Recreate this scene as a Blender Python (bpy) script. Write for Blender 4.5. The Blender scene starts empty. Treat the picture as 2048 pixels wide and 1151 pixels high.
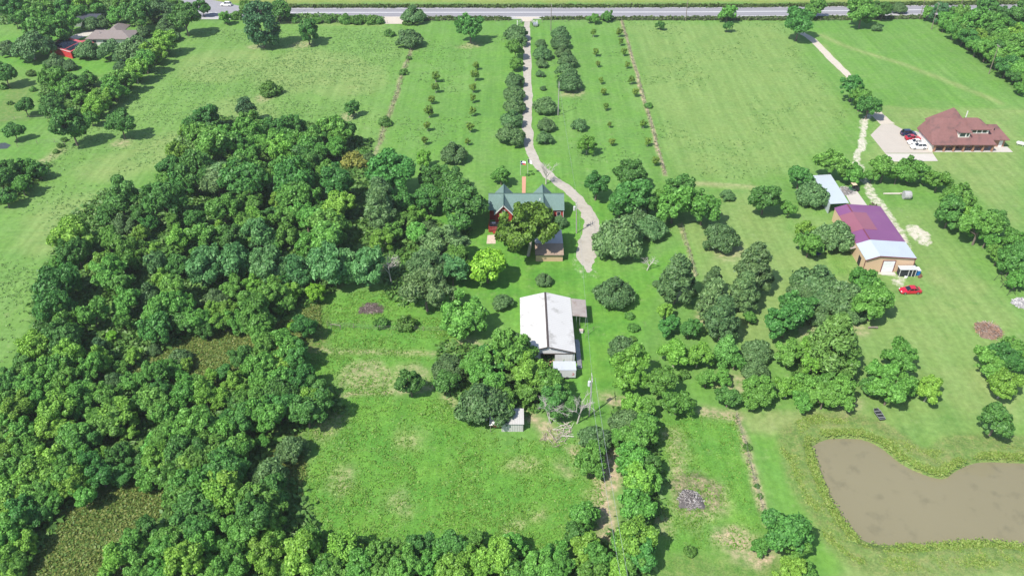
import bpy, math, random
import numpy as np
from math import radians as R, pi, sin, cos
SC = bpy.context.scene
COL = SC.collection
# ------------------------------------------------------------------ camera, sky, sun, exposure
CAM_H, PITCH, FPX = 108.0, R(35.989), 1673.0
SUN_AZ, SUN_EL = R(44.0), R(52.0)          # shadows fall towards +x +y
cd = bpy.data.cameras.new("camera"); cam = bpy.data.objects.new("camera", cd); COL.objects.link(cam)
cam.location = (0, 0, CAM_H); cam.rotation_euler = (pi/2 - PITCH, 0, 0)
cd.sensor_width = 36; cd.lens = 36*FPX/2048; cd.clip_start = 1; cd.clip_end = 6000
SC.camera = cam
W = bpy.data.worlds.new("World"); SC.world = W; W.use_nodes = True
nt = W.node_tree; bg = nt.nodes['Background']
sky = nt.nodes.new('ShaderNodeTexSky'); sky.sky_type = 'NISHITA'; sky.sun_disc = False
sky.sun_elevation = SUN_EL; sky.sun_rotation = R(180)+ (pi/2 - SUN_AZ)
nt.links.new(sky.outputs[0], bg.inputs[0]); bg.inputs[1].default_value = 0.125
sd = bpy.data.lights.new("sun", 'SUN'); sd.energy = 4.3; sd.angle = R(0.5); sd.color = (1.0, 0.95, 0.86)
sun = bpy.data.objects.new("sun", sd); COL.objects.link(sun)
sun.rotation_euler = (pi/2 - SUN_EL, 0, SUN_AZ - pi/2); sun.location = (0, 0, 300)
SC.view_settings.view_transform = 'Standard'; SC.view_settings.look = 'None'
SC.view_settings.exposure = 0.58; SC.view_settings.gamma = 1
# ------------------------------------------------------------------ photo pixel (2048 wide) -> point at height z
SP, CP = sin(PITCH), cos(PITCH)
def at(x, y, z=0.0):
    u, v = (x-1024)/FPX, (y-575.5)/FPX
    t = (z-CAM_H)/(-SP-v*CP)
    return (u*t, (CP-v*SP)*t, z)
def depth(X): return X[1]*CP-(X[2]-CAM_H)*SP
def ppm(X): return FPX/depth(X)
def A(pts, z=0.0): return np.array([at(p[0], p[1], z)[:2] for p in pts])
# ------------------------------------------------------------------ materials
def newmat(name):
    m = bpy.data.materials.new(name); m.use_nodes = True
    return m, m.node_tree, m.node_tree.nodes['Principled BSDF']
def mk(name, col, rough=0.7, metal=0.0, var=0.18, scale=1.5, bump=0.0, bscale=8.0, spec=0.4, streak=None, stain=None, stain_amt=0.0, stain_scale=0.35):
    """procedural material: mottled colour, optional bump, ribs and stains"""
    m, t, b = newmat(name); N, L = t.nodes, t.links
    tc = N.new('ShaderNodeTexCoord')
    n = N.new('ShaderNodeTexNoise'); n.inputs['Scale'].default_value = scale; n.inputs['Detail'].default_value = 6
    L.new(tc.outputs['Object'], n.inputs['Vector'])
    mx = N.new('ShaderNodeMixRGB'); mx.inputs[1].default_value = (*[c*(1-var) for c in col], 1)
    mx.inputs[2].default_value = (*[min(1, c*(1+var)) for c in col], 1)
    L.new(n.outputs[0], mx.inputs[0]); out = mx.outputs[0]
    if stain:
        n2 = N.new('ShaderNodeTexNoise'); n2.inputs['Scale'].default_value = stain_scale; n2.inputs['Detail'].default_value = 8
        n2.inputs['Roughness'].default_value = 0.7
        L.new(tc.outputs['Object'], n2.inputs['Vector'])
        r = N.new('ShaderNodeMapRange'); r.inputs[1].default_value = 0.52; r.inputs[2].default_value = 0.75
        r.inputs[4].default_value = stain_amt; L.new(n2.outputs[0], r.inputs[0])
        m2 = N.new('ShaderNodeMixRGB'); m2.inputs[2].default_value = (*stain, 1)
        L.new(r.outputs[0], m2.inputs[0]); L.new(out, m2.inputs[1]); out = m2.outputs[0]
    L.new(out, b.inputs['Base Color'])
    b.inputs['Roughness'].default_value = rough; b.inputs['Metallic'].default_value = metal
    b.inputs['Specular IOR Level'].default_value = spec
    h = None
    if streak:                                     # ribs: axis, spacing in metres
        wv = N.new('ShaderNodeTexWave'); wv.bands_direction = streak[0]
        wv.inputs['Scale'].default_value = 0.314/streak[1]*1.0
        L.new(tc.outputs['Object'], wv.inputs['Vector']); h = wv.outputs['Fac']
        st = streak[2] if len(streak) > 2 else 0.25
        m3 = N.new('ShaderNodeMixRGB'); m3.blend_type = 'MULTIPLY'; m3.inputs[0].default_value = st
        L.new(out, m3.inputs[1]); L.new(wv.outputs['Color'], m3.inputs[2]); L.new(m3.outputs[0], b.inputs['Base Color'])
    if bump:
        if h is None:
            n3 = N.new('ShaderNodeTexNoise'); n3.inputs['Scale'].default_value = bscale; n3.inputs['Detail'].default_value = 5
            L.new(tc.outputs['Object'], n3.inputs['Vector']); h = n3.outputs[0]
        bp = N.new('ShaderNodeBump'); bp.inputs['Strength'].default_value = bump; bp.inputs['Distance'].default_value = 0.08
        L.new(h, bp.inputs['Height']); L.new(bp.outputs[0], b.inputs['Normal'])
    return m
def leafmat(name, col, col2, jit=0.16, trans=0.22):
    m, t, b = newmat(name); N, L = t.nodes, t.links
    gi = N.new('ShaderNodeNewGeometry'); oi = N.new('ShaderNodeObjectInfo')
    mx = N.new('ShaderNodeMixRGB'); mx.inputs[1].default_value = (*col, 1); mx.inputs[2].default_value = (*col2, 1)
    L.new(gi.outputs['Random Per Island'], mx.inputs[0])
    hs = N.new('ShaderNodeHueSaturation')
    r1 = N.new('ShaderNodeMapRange'); r1.inputs[3].default_value = 0.488; r1.inputs[4].default_value = 0.510
    L.new(oi.outputs['Random'], r1.inputs[0]); L.new(r1.outputs[0], hs.inputs['Hue'])
    ml = N.new('ShaderNodeMath'); ml.operation = 'MULTIPLY'; ml.inputs[1].default_value = 7.31
    fr = N.new('ShaderNodeMath'); fr.operation = 'FRACT'; L.new(oi.outputs['Random'], ml.inputs[0]); L.new(ml.outputs[0], fr.inputs[0])
    r2 = N.new('ShaderNodeMapRange'); r2.inputs[3].default_value = 1-jit; r2.inputs[4].default_value = 1+jit
    L.new(fr.outputs[0], r2.inputs[0]); L.new(r2.outputs[0], hs.inputs['Value'])
    L.new(mx.outputs[0], hs.inputs['Color']); L.new(hs.outputs[0], b.inputs['Base Color'])
    b.inputs['Roughness'].default_value = 0.5; b.inputs['Specular IOR Level'].default_value = 0.35
    tr = N.new('ShaderNodeBsdfTranslucent'); L.new(hs.outputs[0], tr.inputs[0])
    ms = N.new('ShaderNodeMixShader'); ms.inputs[0].default_value = trans
    L.new(b.outputs[0], ms.inputs[1]); L.new(tr.outputs[0], ms.inputs[2])
    L.new(ms.outputs[0], N['Material Output'].inputs[0])
    return m
# ------------------------------------------------------------------ mesh building
class MB:
    def __init__(s): s.v, s.f, s.m = [], [], []
    def face(s, pts, mi=0):
        i = len(s.v); s.v += [tuple(p) for p in pts]; s.f.append(tuple(range(i, i+len(pts)))); s.m.append(mi); return s
    def box(s, x0, x1, y0, y1, z0, z1, mi=0):
        i = len(s.v)
        s.v += [(x0,y0,z0),(x1,y0,z0),(x1,y1,z0),(x0,y1,z0),(x0,y0,z1),(x1,y0,z1),(x1,y1,z1),(x0,y1,z1)]
        for q in ((0,3,2,1),(4,5,6,7),(0,1,5,4),(1,2,6,5),(2,3,7,6),(3,0,4,7)): s.f.append(tuple(i+k for k in q)); s.m.append(mi)
        return s
    def slab(s, pts, t, mi=0, up=False):
        """polygon given a thickness t below itself (along its normal, or straight down)"""
        p = [np.array(q, float) for q in pts]
        n = np.cross(p[1]-p[0], p[2]-p[0]); n /= np.linalg.norm(n)
        if n[2] < 0: p = p[::-1]; n = -n
        if up: n = np.array([0, 0, 1.0])
        q = [a-n*t for a in p]; k = len(p); i = len(s.v)
        s.v += [tuple(a) for a in p]+[tuple(a) for a in q]
        s.f.append(tuple(range(i, i+k))); s.f.append(tuple(range(i+2*k-1, i+k-1, -1))); s.m += [mi, mi]
        for a in range(k):
            b = (a+1) % k; s.f.append((i+a, i+k+a, i+k+b, i+b)); s.m.append(mi)
        return s
    def prism(s, prof, axis, a, b, mi=0):
        """2-D profile extruded along axis 'x' (profile in y,z) or 'y' (profile in x,z) or 'z' (x,y)"""
        g = {'x': lambda p, t: (t, p[0], p[1]), 'y': lambda p, t: (p[0], t, p[1]), 'z': lambda p, t: (p[0], p[1], t)}[axis]
        k = len(prof); i = len(s.v)
        s.v += [g(p, a) for p in prof]+[g(p, b) for p in prof]
        s.f.append(tuple(range(i+k-1, i-1, -1))); s.f.append(tuple(range(i+k, i+2*k))); s.m += [mi, mi]
        for q in range(k):
            r = (q+1) % k; s.f.append((i+q, i+r, i+k+r, i+k+q)); s.m.append(mi)
        return s
    def tube(s, p0, p1, r0, r1=None, n=6, mi=0, cap=True):
        r1 = r0 if r1 is None else r1
        p0, p1 = np.array(p0, float), np.array(p1, float); d = p1-p0; d /= (np.linalg.norm(d) or 1)
        a = np.cross(d, (0, 0, 1.0) if abs(d[2]) < .9 else (1.0, 0, 0)); a /= np.linalg.norm(a); c = np.cross(d, a); i = len(s.v)
        for p, r in ((p0, r0), (p1, r1)):
            for k in range(n):
                th = 2*pi*k/n; s.v.append(tuple(p+r*(cos(th)*a+sin(th)*c)))
        for k in range(n):
            q = (k+1) % n; s.f.append((i+k, i+q, i+n+q, i+n+k)); s.m.append(mi)
        if cap: s.f.append(tuple(range(i+n-1, i-1, -1))); s.f.append(tuple(range(i+n, i+2*n))); s.m += [mi, mi]
        return s
    def blob(s, c, rx, ry, rz, n=10, k=6, mi=0):
        i = len(s.v)
        for a in range(k+1):
            ph = -pi/2+pi*a/k
            for b in range(n):
                th = 2*pi*b/n; s.v.append((c[0]+rx*cos(ph)*cos(th), c[1]+ry*cos(ph)*sin(th), c[2]+rz*sin(ph)))
        for a in range(k):
            for b in range(n):
                q = (b+1) % n; s.f.append((i+a*n+b, i+a*n+q, i+(a+1)*n+q, i+(a+1)*n+b)); s.m.append(mi)
        return s
    def build(s, name, mats, parent=None, smooth=False, loc=None, bevel=0):
        me = bpy.data.meshes.new(name); v = s.v
        if parent is not None and loc is None and parent.get('_o') is not None:
            o = parent['_o']; v = [(a-o[0], b-o[1], c-o[2]) for a, b, c in v]
        if loc is not None: v = [(a-loc[0], b-loc[1], c-loc[2]) for a, b, c in v]
        me.from_pydata(v, [], s.f)
        for m in (mats if isinstance(mats, (list, tuple)) else [mats]): me.materials.append(m)
        me.polygons.foreach_set('material_index', s.m)
        if smooth: me.polygons.foreach_set('use_smooth', [True]*len(s.f))
        me.update(); ob = bpy.data.objects.new(name, me); COL.objects.link(ob)
        if bevel:
            bv = ob.modifiers.new('bevel', 'BEVEL'); bv.width = bevel; bv.segments = 2
        if parent is not None: ob.parent = parent
        if loc is not None: ob.location = loc
        return ob
def tag(o, label=None, cat=None, group=None, kind=None):
    if label: o['label'] = label
    if cat: o['category'] = cat
    if group: o['group'] = group
    if kind: o['kind'] = kind
    return o
def thing(name, loc, label, cat, group=None, rz=0.0):
    """Empty at the base of a thing; parts built in world coordinates are moved into its frame when rz is 0"""
    o = bpy.data.objects.new(name, None); COL.objects.link(o); o.location = loc; o.rotation_euler = (0, 0, rz)
    o.empty_display_size = 0.5; o['_o'] = tuple(float(c) for c in loc)
    return tag(o, label, cat, group)
def local(name, loc, label, cat, group=None, rz=0.0):
    o = thing(name, loc, label, cat, group, rz); o['_o'] = (0.0, 0.0, 0.0); return o
def children(o): return [c for c in bpy.data.objects if c.parent == o]
def copy_tree(o, parent=None):
    c = o.copy(); COL.objects.link(c)
    if parent is not None: c.parent = parent
    for ch in o.children: copy_tree(ch, c)
    return c
def npmesh(name, V, F, mats, parent=None, mi=None, smooth=False):
    """fast mesh from numpy arrays, F is (n,4)"""
    me = bpy.data.meshes.new(name); n = len(F); k = F.shape[1]
    me.vertices.add(len(V)); me.vertices.foreach_set('co', np.ascontiguousarray(V, dtype=np.float32).ravel())
    me.loops.add(n*k); me.loops.foreach_set('vertex_index', np.ascontiguousarray(F, dtype=np.int32).ravel())
    me.polygons.add(n); me.polygons.foreach_set('loop_start', np.arange(0, n*k, k, dtype=np.int32))
    me.polygons.foreach_set('loop_total', np.full(n, k, dtype=np.int32))
    for m in (mats if isinstance(mats, (list, tuple)) else [mats]): me.materials.append(m)
    if mi is not None: me.polygons.foreach_set('material_index', np.asarray(mi, dtype=np.int32))
    if smooth: me.polygons.foreach_set('use_smooth', np.ones(n, dtype=bool))
    me.update(calc_edges=True); me.validate()
    ob = bpy.data.objects.new(name, me); COL.objects.link(ob)
    if parent is not None: ob.parent = parent
    return ob
# numpy helpers -----------------------------------------------------
def vnoise(x, y, s, seed):
    r = np.random.RandomState(seed).rand(257, 257); x, y = x/s+37.3, y/s+91.7
    xi, yi = np.floor(x).astype(int), np.floor(y).astype(int); fx, fy = x-xi, y-yi
    fx, fy = fx*fx*(3-2*fx), fy*fy*(3-2*fy)
    g = lambda a, b: r[a % 257, b % 257]
    return (g(xi,yi)*(1-fx)+g(xi+1,yi)*fx)*(1-fy)+(g(xi,yi+1)*(1-fx)+g(xi+1,yi+1)*fx)*fy
def fbm(x, y, s, seed, o=4):
    t, a, n = 0, 1.0, 0
    for k in range(o): t = t+a*vnoise(x, y, s/2**k, seed+k); n += a; a *= 0.55
    return t/n
def inpoly(x, y, poly):
    r = np.zeros(x.shape, bool); j = len(poly)-1
    for i in range(len(poly)):
        xi, yi = poly[i]; xj, yj = poly[j]
        c = ((yi > y) != (yj > y)) & (x < (xj-xi)*(y-yi)/((yj-yi) or 1e-9)+xi); r ^= c; j = i
    return r
def dpoly(x, y, pts, closed=False):
    d = np.full(x.shape, 1e9); n = len(pts)
    for i in range(n if closed else n-1):
        a, b = pts[i], pts[(i+1) % n]; ab = b-a; L2 = (ab**2).sum() or 1e-9
        t = np.clip(((x-a[0])*ab[0]+(y-a[1])*ab[1])/L2, 0, 1)
        d = np.minimum(d, np.hypot(x-a[0]-t*ab[0], y-a[1]-t*ab[1]))
    return d
def sdist(x, y, poly): return np.where(inpoly(x, y, poly), -1, 1)*dpoly(x, y, poly, True)
def smooth(d, w): return 1/(1+np.exp(np.clip(d/w*4, -40, 40)))      # 1 inside (d<0), 0 outside
def spline(P, n=8):
    P = np.asarray(P, float); Q = np.vstack([2*P[0]-P[1], P, 2*P[-1]-P[-2]]); out = []
    for i in range(1, len(Q)-2):
        for k in range(n):
            t = k/n; a, b, c, d = Q[i-1], Q[i], Q[i+1], Q[i+2]
            out.append(.5*((2*b)+(c-a)*t+(2*a-5*b+4*c-d)*t*t+(3*b-a-3*c+d)*t**3))
    out.append(Q[-2]); return np.array(out)
# ================================================================== THE GROUND
POND = spline(np.vstack([A([(1622,893),(1650,879),(1690,876),(1730,880),(1765,897),(1800,925),(1840,945),(1885,957),(1910,942),(1940,928),(1975,923),(2048,926),(2160,930),(2200,1000),(2150,1095),(2048,1091),(1990,1082),(1930,1082),(1860,1088),(1800,1090),(1740,1086),(1705,1062),(1680,1030),(1655,985),(1638,940)], -0.6), A([(1622,893)], -0.6)]), 5)[:-1]
ROAD_C = A([(-900,26),(-300,25.5),(300,25.5),(1024,25),(1500,23.5),(2048,17.5),(2500,13)])
xs = np.concatenate([np.arange(-1500,-240,60), np.arange(-240,-130,1.3), np.arange(-130,170,.6), np.arange(170,250,1.3), np.arange(250,1560,60)])
ys = np.concatenate([np.arange(-600,66,18), np.arange(66,200,.55), np.arange(200,365,1.0), np.arange(365,480,6), np.arange(480,3600,120)])
GX, GY = np.meshgrid(xs, ys); gx, gy = GX.ravel(), GY.ravel()
wx = gx+(fbm(gx,gy,9,5)-.5)*7; wy = gy+(fbm(gx,gy,9,15)-.5)*7          # warped coordinates: ragged borders
Z0 = np.zeros_like(gx); soil, lush, brown, gravel, dry, dark, streak, farf, weedy = [Z0.copy() for _ in range(9)]
def area(ch, pts, amt=1.0, w=2.0, px=True):
    P = A(pts) if px else np.asarray(pts); np.maximum(ch, amt*smooth(sdist(wx,wy,P), w), out=ch)
def line(ch, pts, half, amt=1.0, w=1.0, warp=0.35):
    P = spline(A(pts), 5); x, y = gx+(wx-gx)*warp, gy+(wy-gy)*warp
    np.maximum(ch, amt*smooth(dpoly(x,y,P)-half, w), out=ch)
def spot(ch, p, r, amt=1.0, w=1.5, ry=None):
    c = at(*p); d = np.hypot(wx-c[0], (wy-c[1])*(r/(ry or r)))-r; np.maximum(ch, amt*smooth(d, w), out=ch)
# weedy lush fields in the middle and bottom
CENTRE_FIELD = [(640,790),(700,770),(830,800),(900,790),(960,860),(1060,880),(1150,880),(1210,960),(1200,1060),(1130,1120),(960,1110),(640,1090),(600,960),(640,900),(560,850)]
area(weedy, CENTRE_FIELD, 1, 3); area(lush, CENTRE_FIELD, .75, 4)
RIGHT_FIELD = [(1320,830),(1470,830),(1535,1050),(1500,1100),(1320,1100),(1300,900)]
area(weedy, RIGHT_FIELD, .9, 2); area(lush, RIGHT_FIELD, .7, 3)
MID_FIELD = [(640,590),(850,570),(960,640),(900,700),(900,780),(630,790),(620,700)]
area(weedy, MID_FIELD, .65, 2.5); area(lush, MID_FIELD, .6, 3)
area(lush, [(900,400),(1220,400),(1230,540),(1350,500),(1390,520),(1290,620),(1260,760),(1180,830),(1020,640),(900,560),(700,500),(840,440)], .85, 5)
area(weedy, [(1040,540),(1300,560),(1240,800),(1150,840),(1160,600)], .22, 4)
area(lush, [(1660,505),(1720,520),(1720,560),(1670,550)], 1, 1.5); area(weedy, [(1660,505),(1720,520),(1720,560),(1670,550)], 1, 1.5)
area(lush, [(1000,60),(1090,60),(1110,300),(1180,380),(1060,390),(1010,300)], .45, 6)
area(lush, [(0,75),(160,60),(240,140),(200,150),(0,130)], .8, 5)
area(lush, [(1500,860),(1590,860),(1630,960),(1680,1060),(1740,1151),(1560,1151)], .5, 3)
# rank brown meadow in and beside the left wood
for P in ([(345,945),(280,965),(170,1000),(90,1045),(20,1100),(-30,1210),(290,1210),(240,1110),(305,1050),(340,990)], [(215,745),(330,695),(420,655),(470,650),(590,640),(640,590),(640,650),(600,700),(520,705),(450,770),(400,780),(300,775)],
          [(590,640),(625,600),(655,610),(640,700),(600,710)], [(500,985),(545,900),(580,850),(610,930),(600,1000)], [(155,520),(180,520),(205,590),(190,600)], [(150,660),(230,640),(260,680),(180,700)]):
    area(brown, P, .95, 2); area(weedy, P, .9, 2)
area(brown, [(1330,1105),(1520,1105),(1600,1151),(1640,1260),(1300,1260)], .5, 3); area(weedy, [(1330,1105),(1520,1105),(1600,1151),(1640,1260),(1300,1260)], .9, 2)
area(brown, [(0,140),(80,165),(60,240),(0,245)], .6, 5); area(brown, [(180,150),(250,150),(220,190),(170,190)], .6, 3)
# bank round the pond
pd = sdist(gx, gy, POND); bankw = 6.0+2.5*(fbm(gx,gy,14,71)-.5)
bank = smooth(pd-bankw, 1.2)*(pd > -3); np.maximum(weedy, bank, out=weedy); np.maximum(brown, bank*.62, out=brown); np.maximum(dry, bank*.45, out=dry)
line(dry, [(1570,850),(1600,850),(1680,845)], 1.4, .8); line(dry, [(1760,850),(1800,880),(1850,918),(1885,920),(1898,905)], 1.0, .9, .6)
# left pasture: mown in diagonal streaks, right lawns drier
area(streak, [(400,60),(820,50),(760,290),(650,250),(480,240),(400,240),(340,330),(200,380),(120,480),(60,700),(0,760),(-60,760),(0,440),(100,300),(260,160)], 1, 6)
area(dry, [(400,60),(820,50),(760,290),(650,250),(480,240),(400,240),(340,330),(200,380),(120,480),(60,700),(0,760),(-60,760),(0,440),(100,300),(260,160)], .12, 6)
for p, r in (((470,230),14),((330,300),12),((150,440),12),((620,140),20),((700,160),14),((450,130),16),((110,470),9),((240,330),10)): spot(dry, p, r, .55, 6)
area(dry, [(1250,45),(1560,45),(1700,230),(1600,330),(1480,360),(1340,350)], .42, 8)
area(dry, [(1750,215),(2048,215),(2048,480),(1990,420),(1900,350),(1730,330),(1760,240)], .55, 5)
area(dry, [(1600,430),(1860,420),(2040,640),(2040,860),(1900,900),(1700,860),(1700,700),(1580,560)], .38, 8)
area(dry, [(1360,440),(1500,370),(1650,520),(1560,700),(1440,680),(1400,560)], .5, 5)
area(dry, [(1700,1100),(2048,1095),(2100,1200),(1700,1200)], .75, 3); area(dry, [(1480,830),(1700,820),(1700,850),(1500,860)], .8, 1.5)
line(dry, [(1380,364),(1440,370),(1510,376)], 1.5, .9, 1.5); line(soil, [(1390,365),(1500,371)], .6, .35, 1.5)
line(dry, [(1640,70),(1700,95),(1810,130),(1900,165),(2000,205)], 1.2, .8, 2); line(dry, [(1640,90),(1720,180),(1770,215),(2048,222)], 1.5, .6, 2)
for p, r, a_ in (((1900,560),8,.6),((1930,620),10,.5),((1840,680),8,.5),((1960,780),9,.6),((1780,640),6,.4),((1980,300),10,.5)): spot(dry, p, r, a_, 5)
# bare soil, tracks and burnt patches
line(soil, [(1180,880),(1212,905),(1215,960),(1200,1000),(1205,1050),(1215,1090)], 1.6, .9, 1.4, .8); line(soil, [(1150,900),(1185,960),(1200,990)], .9, .7, 1.2, .8)
line(soil, [(1075,820),(1100,850),(1110,880)], 1.3, .8, 1.5, .8)
line(soil, [(1215,790),(1235,800),(1260,800)], 1.3, .8, 1.5, .8); spot(soil, (1225,605), 2.6, .6, 1.2, 1.0)
line(soil, [(1405,826),(1440,830),(1472,832)], 1.2, .8, 1.2); line(soil, [(1472,832),(1490,890),(1508,960),(1532,1042)], .7, .85, .6); line(soil, [(1330,860),(1340,930),(1335,1000)], 1.5, .55, 1.5, .9)
spot(soil, (1480,1080), 2.6, .85, 2.0); spot(soil, (1510,1100), 2.2, .8, 1.5); spot(soil, (1385,1000), 5.2, .55, 2.2); spot(dark, (1378,988), 4.6, .8, 1.3); spot(dark, (742,616), 2.4, .9, .8, 1.5)
line(soil, [(630,698),(740,702),(880,705)], .7, .55, 1.0); spot(soil, (727,752), 4.6, .50, 1.3, 5.5); spot(soil, (806,757), 4.0, .45, 1.3, 5.0); line(soil, [(640,795),(740,788),(830,782),(880,770)], .6, .7, .8)
line(dark, [(684,775),(692,752),(715,736),(735,735)], .25, .7, .3, .1); line(dark, [(768,790),(768,765),(774,748)], .35, .5, .4, .1)
for p, r in (((1035,1058),2.0),((1090,1040),1.5),((580,990),2.5),((560,860),3),((590,845),2.5),((520,890),2),((640,850),3),((905,800),3),((760,540),3),((660,560),4),((535,195),3.2),((700,232),3.2),((241,285),3),((610,92),3.5),((520,92),3.5),((1250,500),3),((1350,590),2.5),((1420,640),3),((1460,760),3.5),((1640,670),3),((1700,655),3),((1690,805),3),((940,92),2.6),((1148,186),3.5),((1445,500),3.5),((950,690),3),((780,470),3),((735,500),1.7),((1730,565),2)): spot(soil, p, r, .5, 2)
for p, r in (((1170,1000),1.5),((1120,940),1.8),((1045,925),2.2),((830,880),2.0),((690,950),2.2),((800,1010),2.0),((1300,1040),2.0),((1340,900),2.0),((1250,1010),1.8)): spot(soil, p, r, .45, 2)
line(soil, [(824,95),(806,150),(780,225),(757,290),(740,345)], .5, .7, .8); line(soil, [(1243,42),(1287,195),(1330,350)], .45, 1.0, .4, .12); line(soil, [(1362,448),(1378,505),(1392,552)], .3, .8, .3, .12)
line(soil, [(120,300),(90,320),(40,350)], 1.5, .5, 1.5)
# chalk gravel spilled round the workshop
line(gravel, [(1757,222),(1735,240),(1727,265),(1722,300),(1720,330)], 1.3, .9, 1.0, .6); line(gravel, [(1725,335),(1735,365),(1752,400),(1778,440),(1800,475),(1812,492)], 1.9, .85, 1.6, .6)
spot(gravel, (1832,468), 3.4, .95, 1.6); spot(gravel, (1842,480), 2.0, .9, 1.2); line(gravel, [(1790,415),(1815,440)], 1.2, .6, 1.5, .8); line(gravel, [(1770,548),(1800,552),(1790,566)], 1.3, .8, 1.2, .8); spot(gravel, (1830,560), 1.2, .6, 1.0)
line(gravel, [(1722,300),(1745,248)], .8, .4, 1.0, .6)
line(gravel, [(1054,42),(1054,70),(1054.5,150),(1055,230),(1057,285),(1068,318),(1094,348),(1130,375),(1160,402),(1178,430),(1184,455),(1178,485),(1172,512),(1176,545)], 1.9, .52, 1.0, .5)
line(gravel, [(1180,470),(1178,490),(1172,515),(1177,548)], 3.0, .6, 1.2, .7)
# verges, ditches and the field across the highway
area(farf, [(-3000,12),(5000,0),(5000,-300),(-3000,-300)], 1, 3)
line(dark, [(560,13),(1024,13.5),(1500,12),(2048,5)], 2.2, .75, 2.5, .3); line(dark, [(300,39),(560,39),(780,40)], 1.8, .4, 2, .5); line(dry, [(560,45),(760,50)], 1.8, .5, 2); line(dark, [(850,37.5),(1024,37),(1600,37),(1850,33)], 1.0, .7, 1.0, .3)
for P in ([(1860,30),(2048,20),(2100,200),(2020,180)],): area(dark, P, .4, 4)
gz = (fbm(gx,gy,1.6,31,3)-.5)*.32*weedy
pb = np.clip(pd, -6, 12); bz = np.where(pb < 0, -.6+pb*.25, np.minimum(-.6+pb*.42, .25*np.exp(-np.maximum(pb-2.2,0)/2.5)))
near = np.exp(-np.maximum(pd,0)/3.0); gz = np.where(pd < 10, bz+gz*np.where(pd > .4, 1, 0), gz)
V = np.stack([gx, gy, gz], 1); ny, nx = GX.shape
idx = np.arange(ny*nx).reshape(ny, nx); F = np.stack([idx[:-1,:-1], idx[:-1,1:], idx[1:,1:], idx[1:,:-1]], -1).reshape(-1, 4)
def ground_mat():
    m, t, b = newmat('grassland'); N, L = t.nodes, t.links
    tc = N.new('ShaderNodeTexCoord')
    def noise(s, d=5, rough=.55, vec=None):
        n = N.new('ShaderNodeTexNoise'); n.inputs['Scale'].default_value = s; n.inputs['Detail'].default_value = d; n.inputs['Roughness'].default_value = rough
        L.new(vec or tc.outputs['Object'], n.inputs['Vector']); return n.outputs[0]
    def rng(x, a, b_, c=0.0, d=1.0):
        r = N.new('ShaderNodeMapRange'); r.inputs[1].default_value = a; r.inputs[2].default_value = b_; r.inputs[3].default_value = c; r.inputs[4].default_value = d
        L.new(x, r.inputs[0]); return r.outputs[0]
    def mix(f, a, c, mode='MIX'):
        x = N.new('ShaderNodeMixRGB'); x.blend_type = mode
        for s, i in ((f,0),(a,1),(c,2)):
            if isinstance(s, (int, float)): x.inputs[i].default_value = s
            elif isinstance(s, tuple): x.inputs[i].default_value = (*s, 1)
            else: L.new(s, x.inputs[i])
        return x.outputs[0]
    def mul(a, c, op='MULTIPLY'):
        x = N.new('ShaderNodeMath'); x.operation = op
        for s, i in ((a,0),(c,1)):
            if isinstance(s, (int, float)): x.inputs[i].default_value = s
            else: L.new(s, x.inputs[i])
        x.use_clamp = True; return x.outputs[0]
    ch = []
    for nme in ('zone_a', 'zone_b', 'zone_c'):
        at_ = N.new('ShaderNodeAttribute'); at_.attribute_name = nme
        sp = N.new('ShaderNodeSeparateColor'); L.new(at_.outputs['Color'], sp.inputs[0]); ch += [sp.outputs[0], sp.outputs[1], sp.outputs[2]]
    soil_, lush_, brown_, gravel_, dry_, dark_, streak_, far_, weedy_ = ch
    big, mid, fine, tiny = noise(.035, 4), noise(.16, 5), noise(.9, 6, .65), noise(3.2, 5, .7)
    c = mix(rng(big, .35, .65), G1, G2); c = mix(rng(mid, .4, .68), c, G3)
    c = mix(lush_, c, mix(rng(mid, .35, .65), GL1, GL2))
    c = mix(mul(dry_, rng(mid, .25, .7, .5, 1.3)), c, GDRY)
    # streaks of mowing in the pasture
    mp = N.new('ShaderNodeMapping'); mp.inputs['Rotation'].default_value = (0, 0, R(-52)); mp.inputs['Scale'].default_value = (.05, .75, 1); L.new(tc.outputs['Object'], mp.inputs[0])
    sn = noise(1.0, 4, .6, mp.outputs[0]); c = mix(mul(streak_, rng(sn, .45, .7, 0, .55)), c, GSTR)
    wd = noise(.55, 4, .75); c = mix(mul(mul(streak_, rng(wd, .62, .70)), rng(mid, .5, .62)), c, (.075, .15, .055))
    mp2 = N.new('ShaderNodeMapping'); mp2.inputs['Scale'].default_value = (.55, .022, 1); L.new(tc.outputs['Object'], mp2.inputs[0])
    c = mix(1.0, c, mix(rng(noise(1.0, 3, .6, mp2.outputs[0]), .38, .62), (.90,.92,.88), (1.09,1.07,1.10)), 'MULTIPLY')
    c = mix(mul(brown_, rng(fine, .3, .7, .55, 1.1)), c, mix(rng(fine, .35, .65), GBR1, GBR2))
    c = mix(mul(dark_, rng(fine, .2, .7, .6, 1.0)), c, (.03, .055, .02))
    c = mix(mul(soil_, rng(fine, .32, .62, .15, 1.25)), c, mix(tiny, (.32,.235,.155), (.55,.435,.315)))
    c = mix(far_, c, mix(rng(mid,.3,.7), (.17,.24,.05), (.23,.27,.08)))
    gm = mul(rng(mul(gravel_, noise(.75, 6, .75), 'MULTIPLY'), .30, .46), .92); c = mix(gm, c, mix(tiny, (.44,.39,.32), (.72,.67,.59)))
    blot = noise(.42, 6, .7); c = mix(rng(blot, .56, .72, 0, .42), c, (.25,.30,.135)); c = mix(rng(noise(.27, 5, .7), .57, .70, 0, .42), c, (.075,.20,.035))
    c = mix(1.0, c, mix(rng(fine, .25, .75), (.72,.74,.72), (1.20,1.19,1.2)), 'MULTIPLY')
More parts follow.
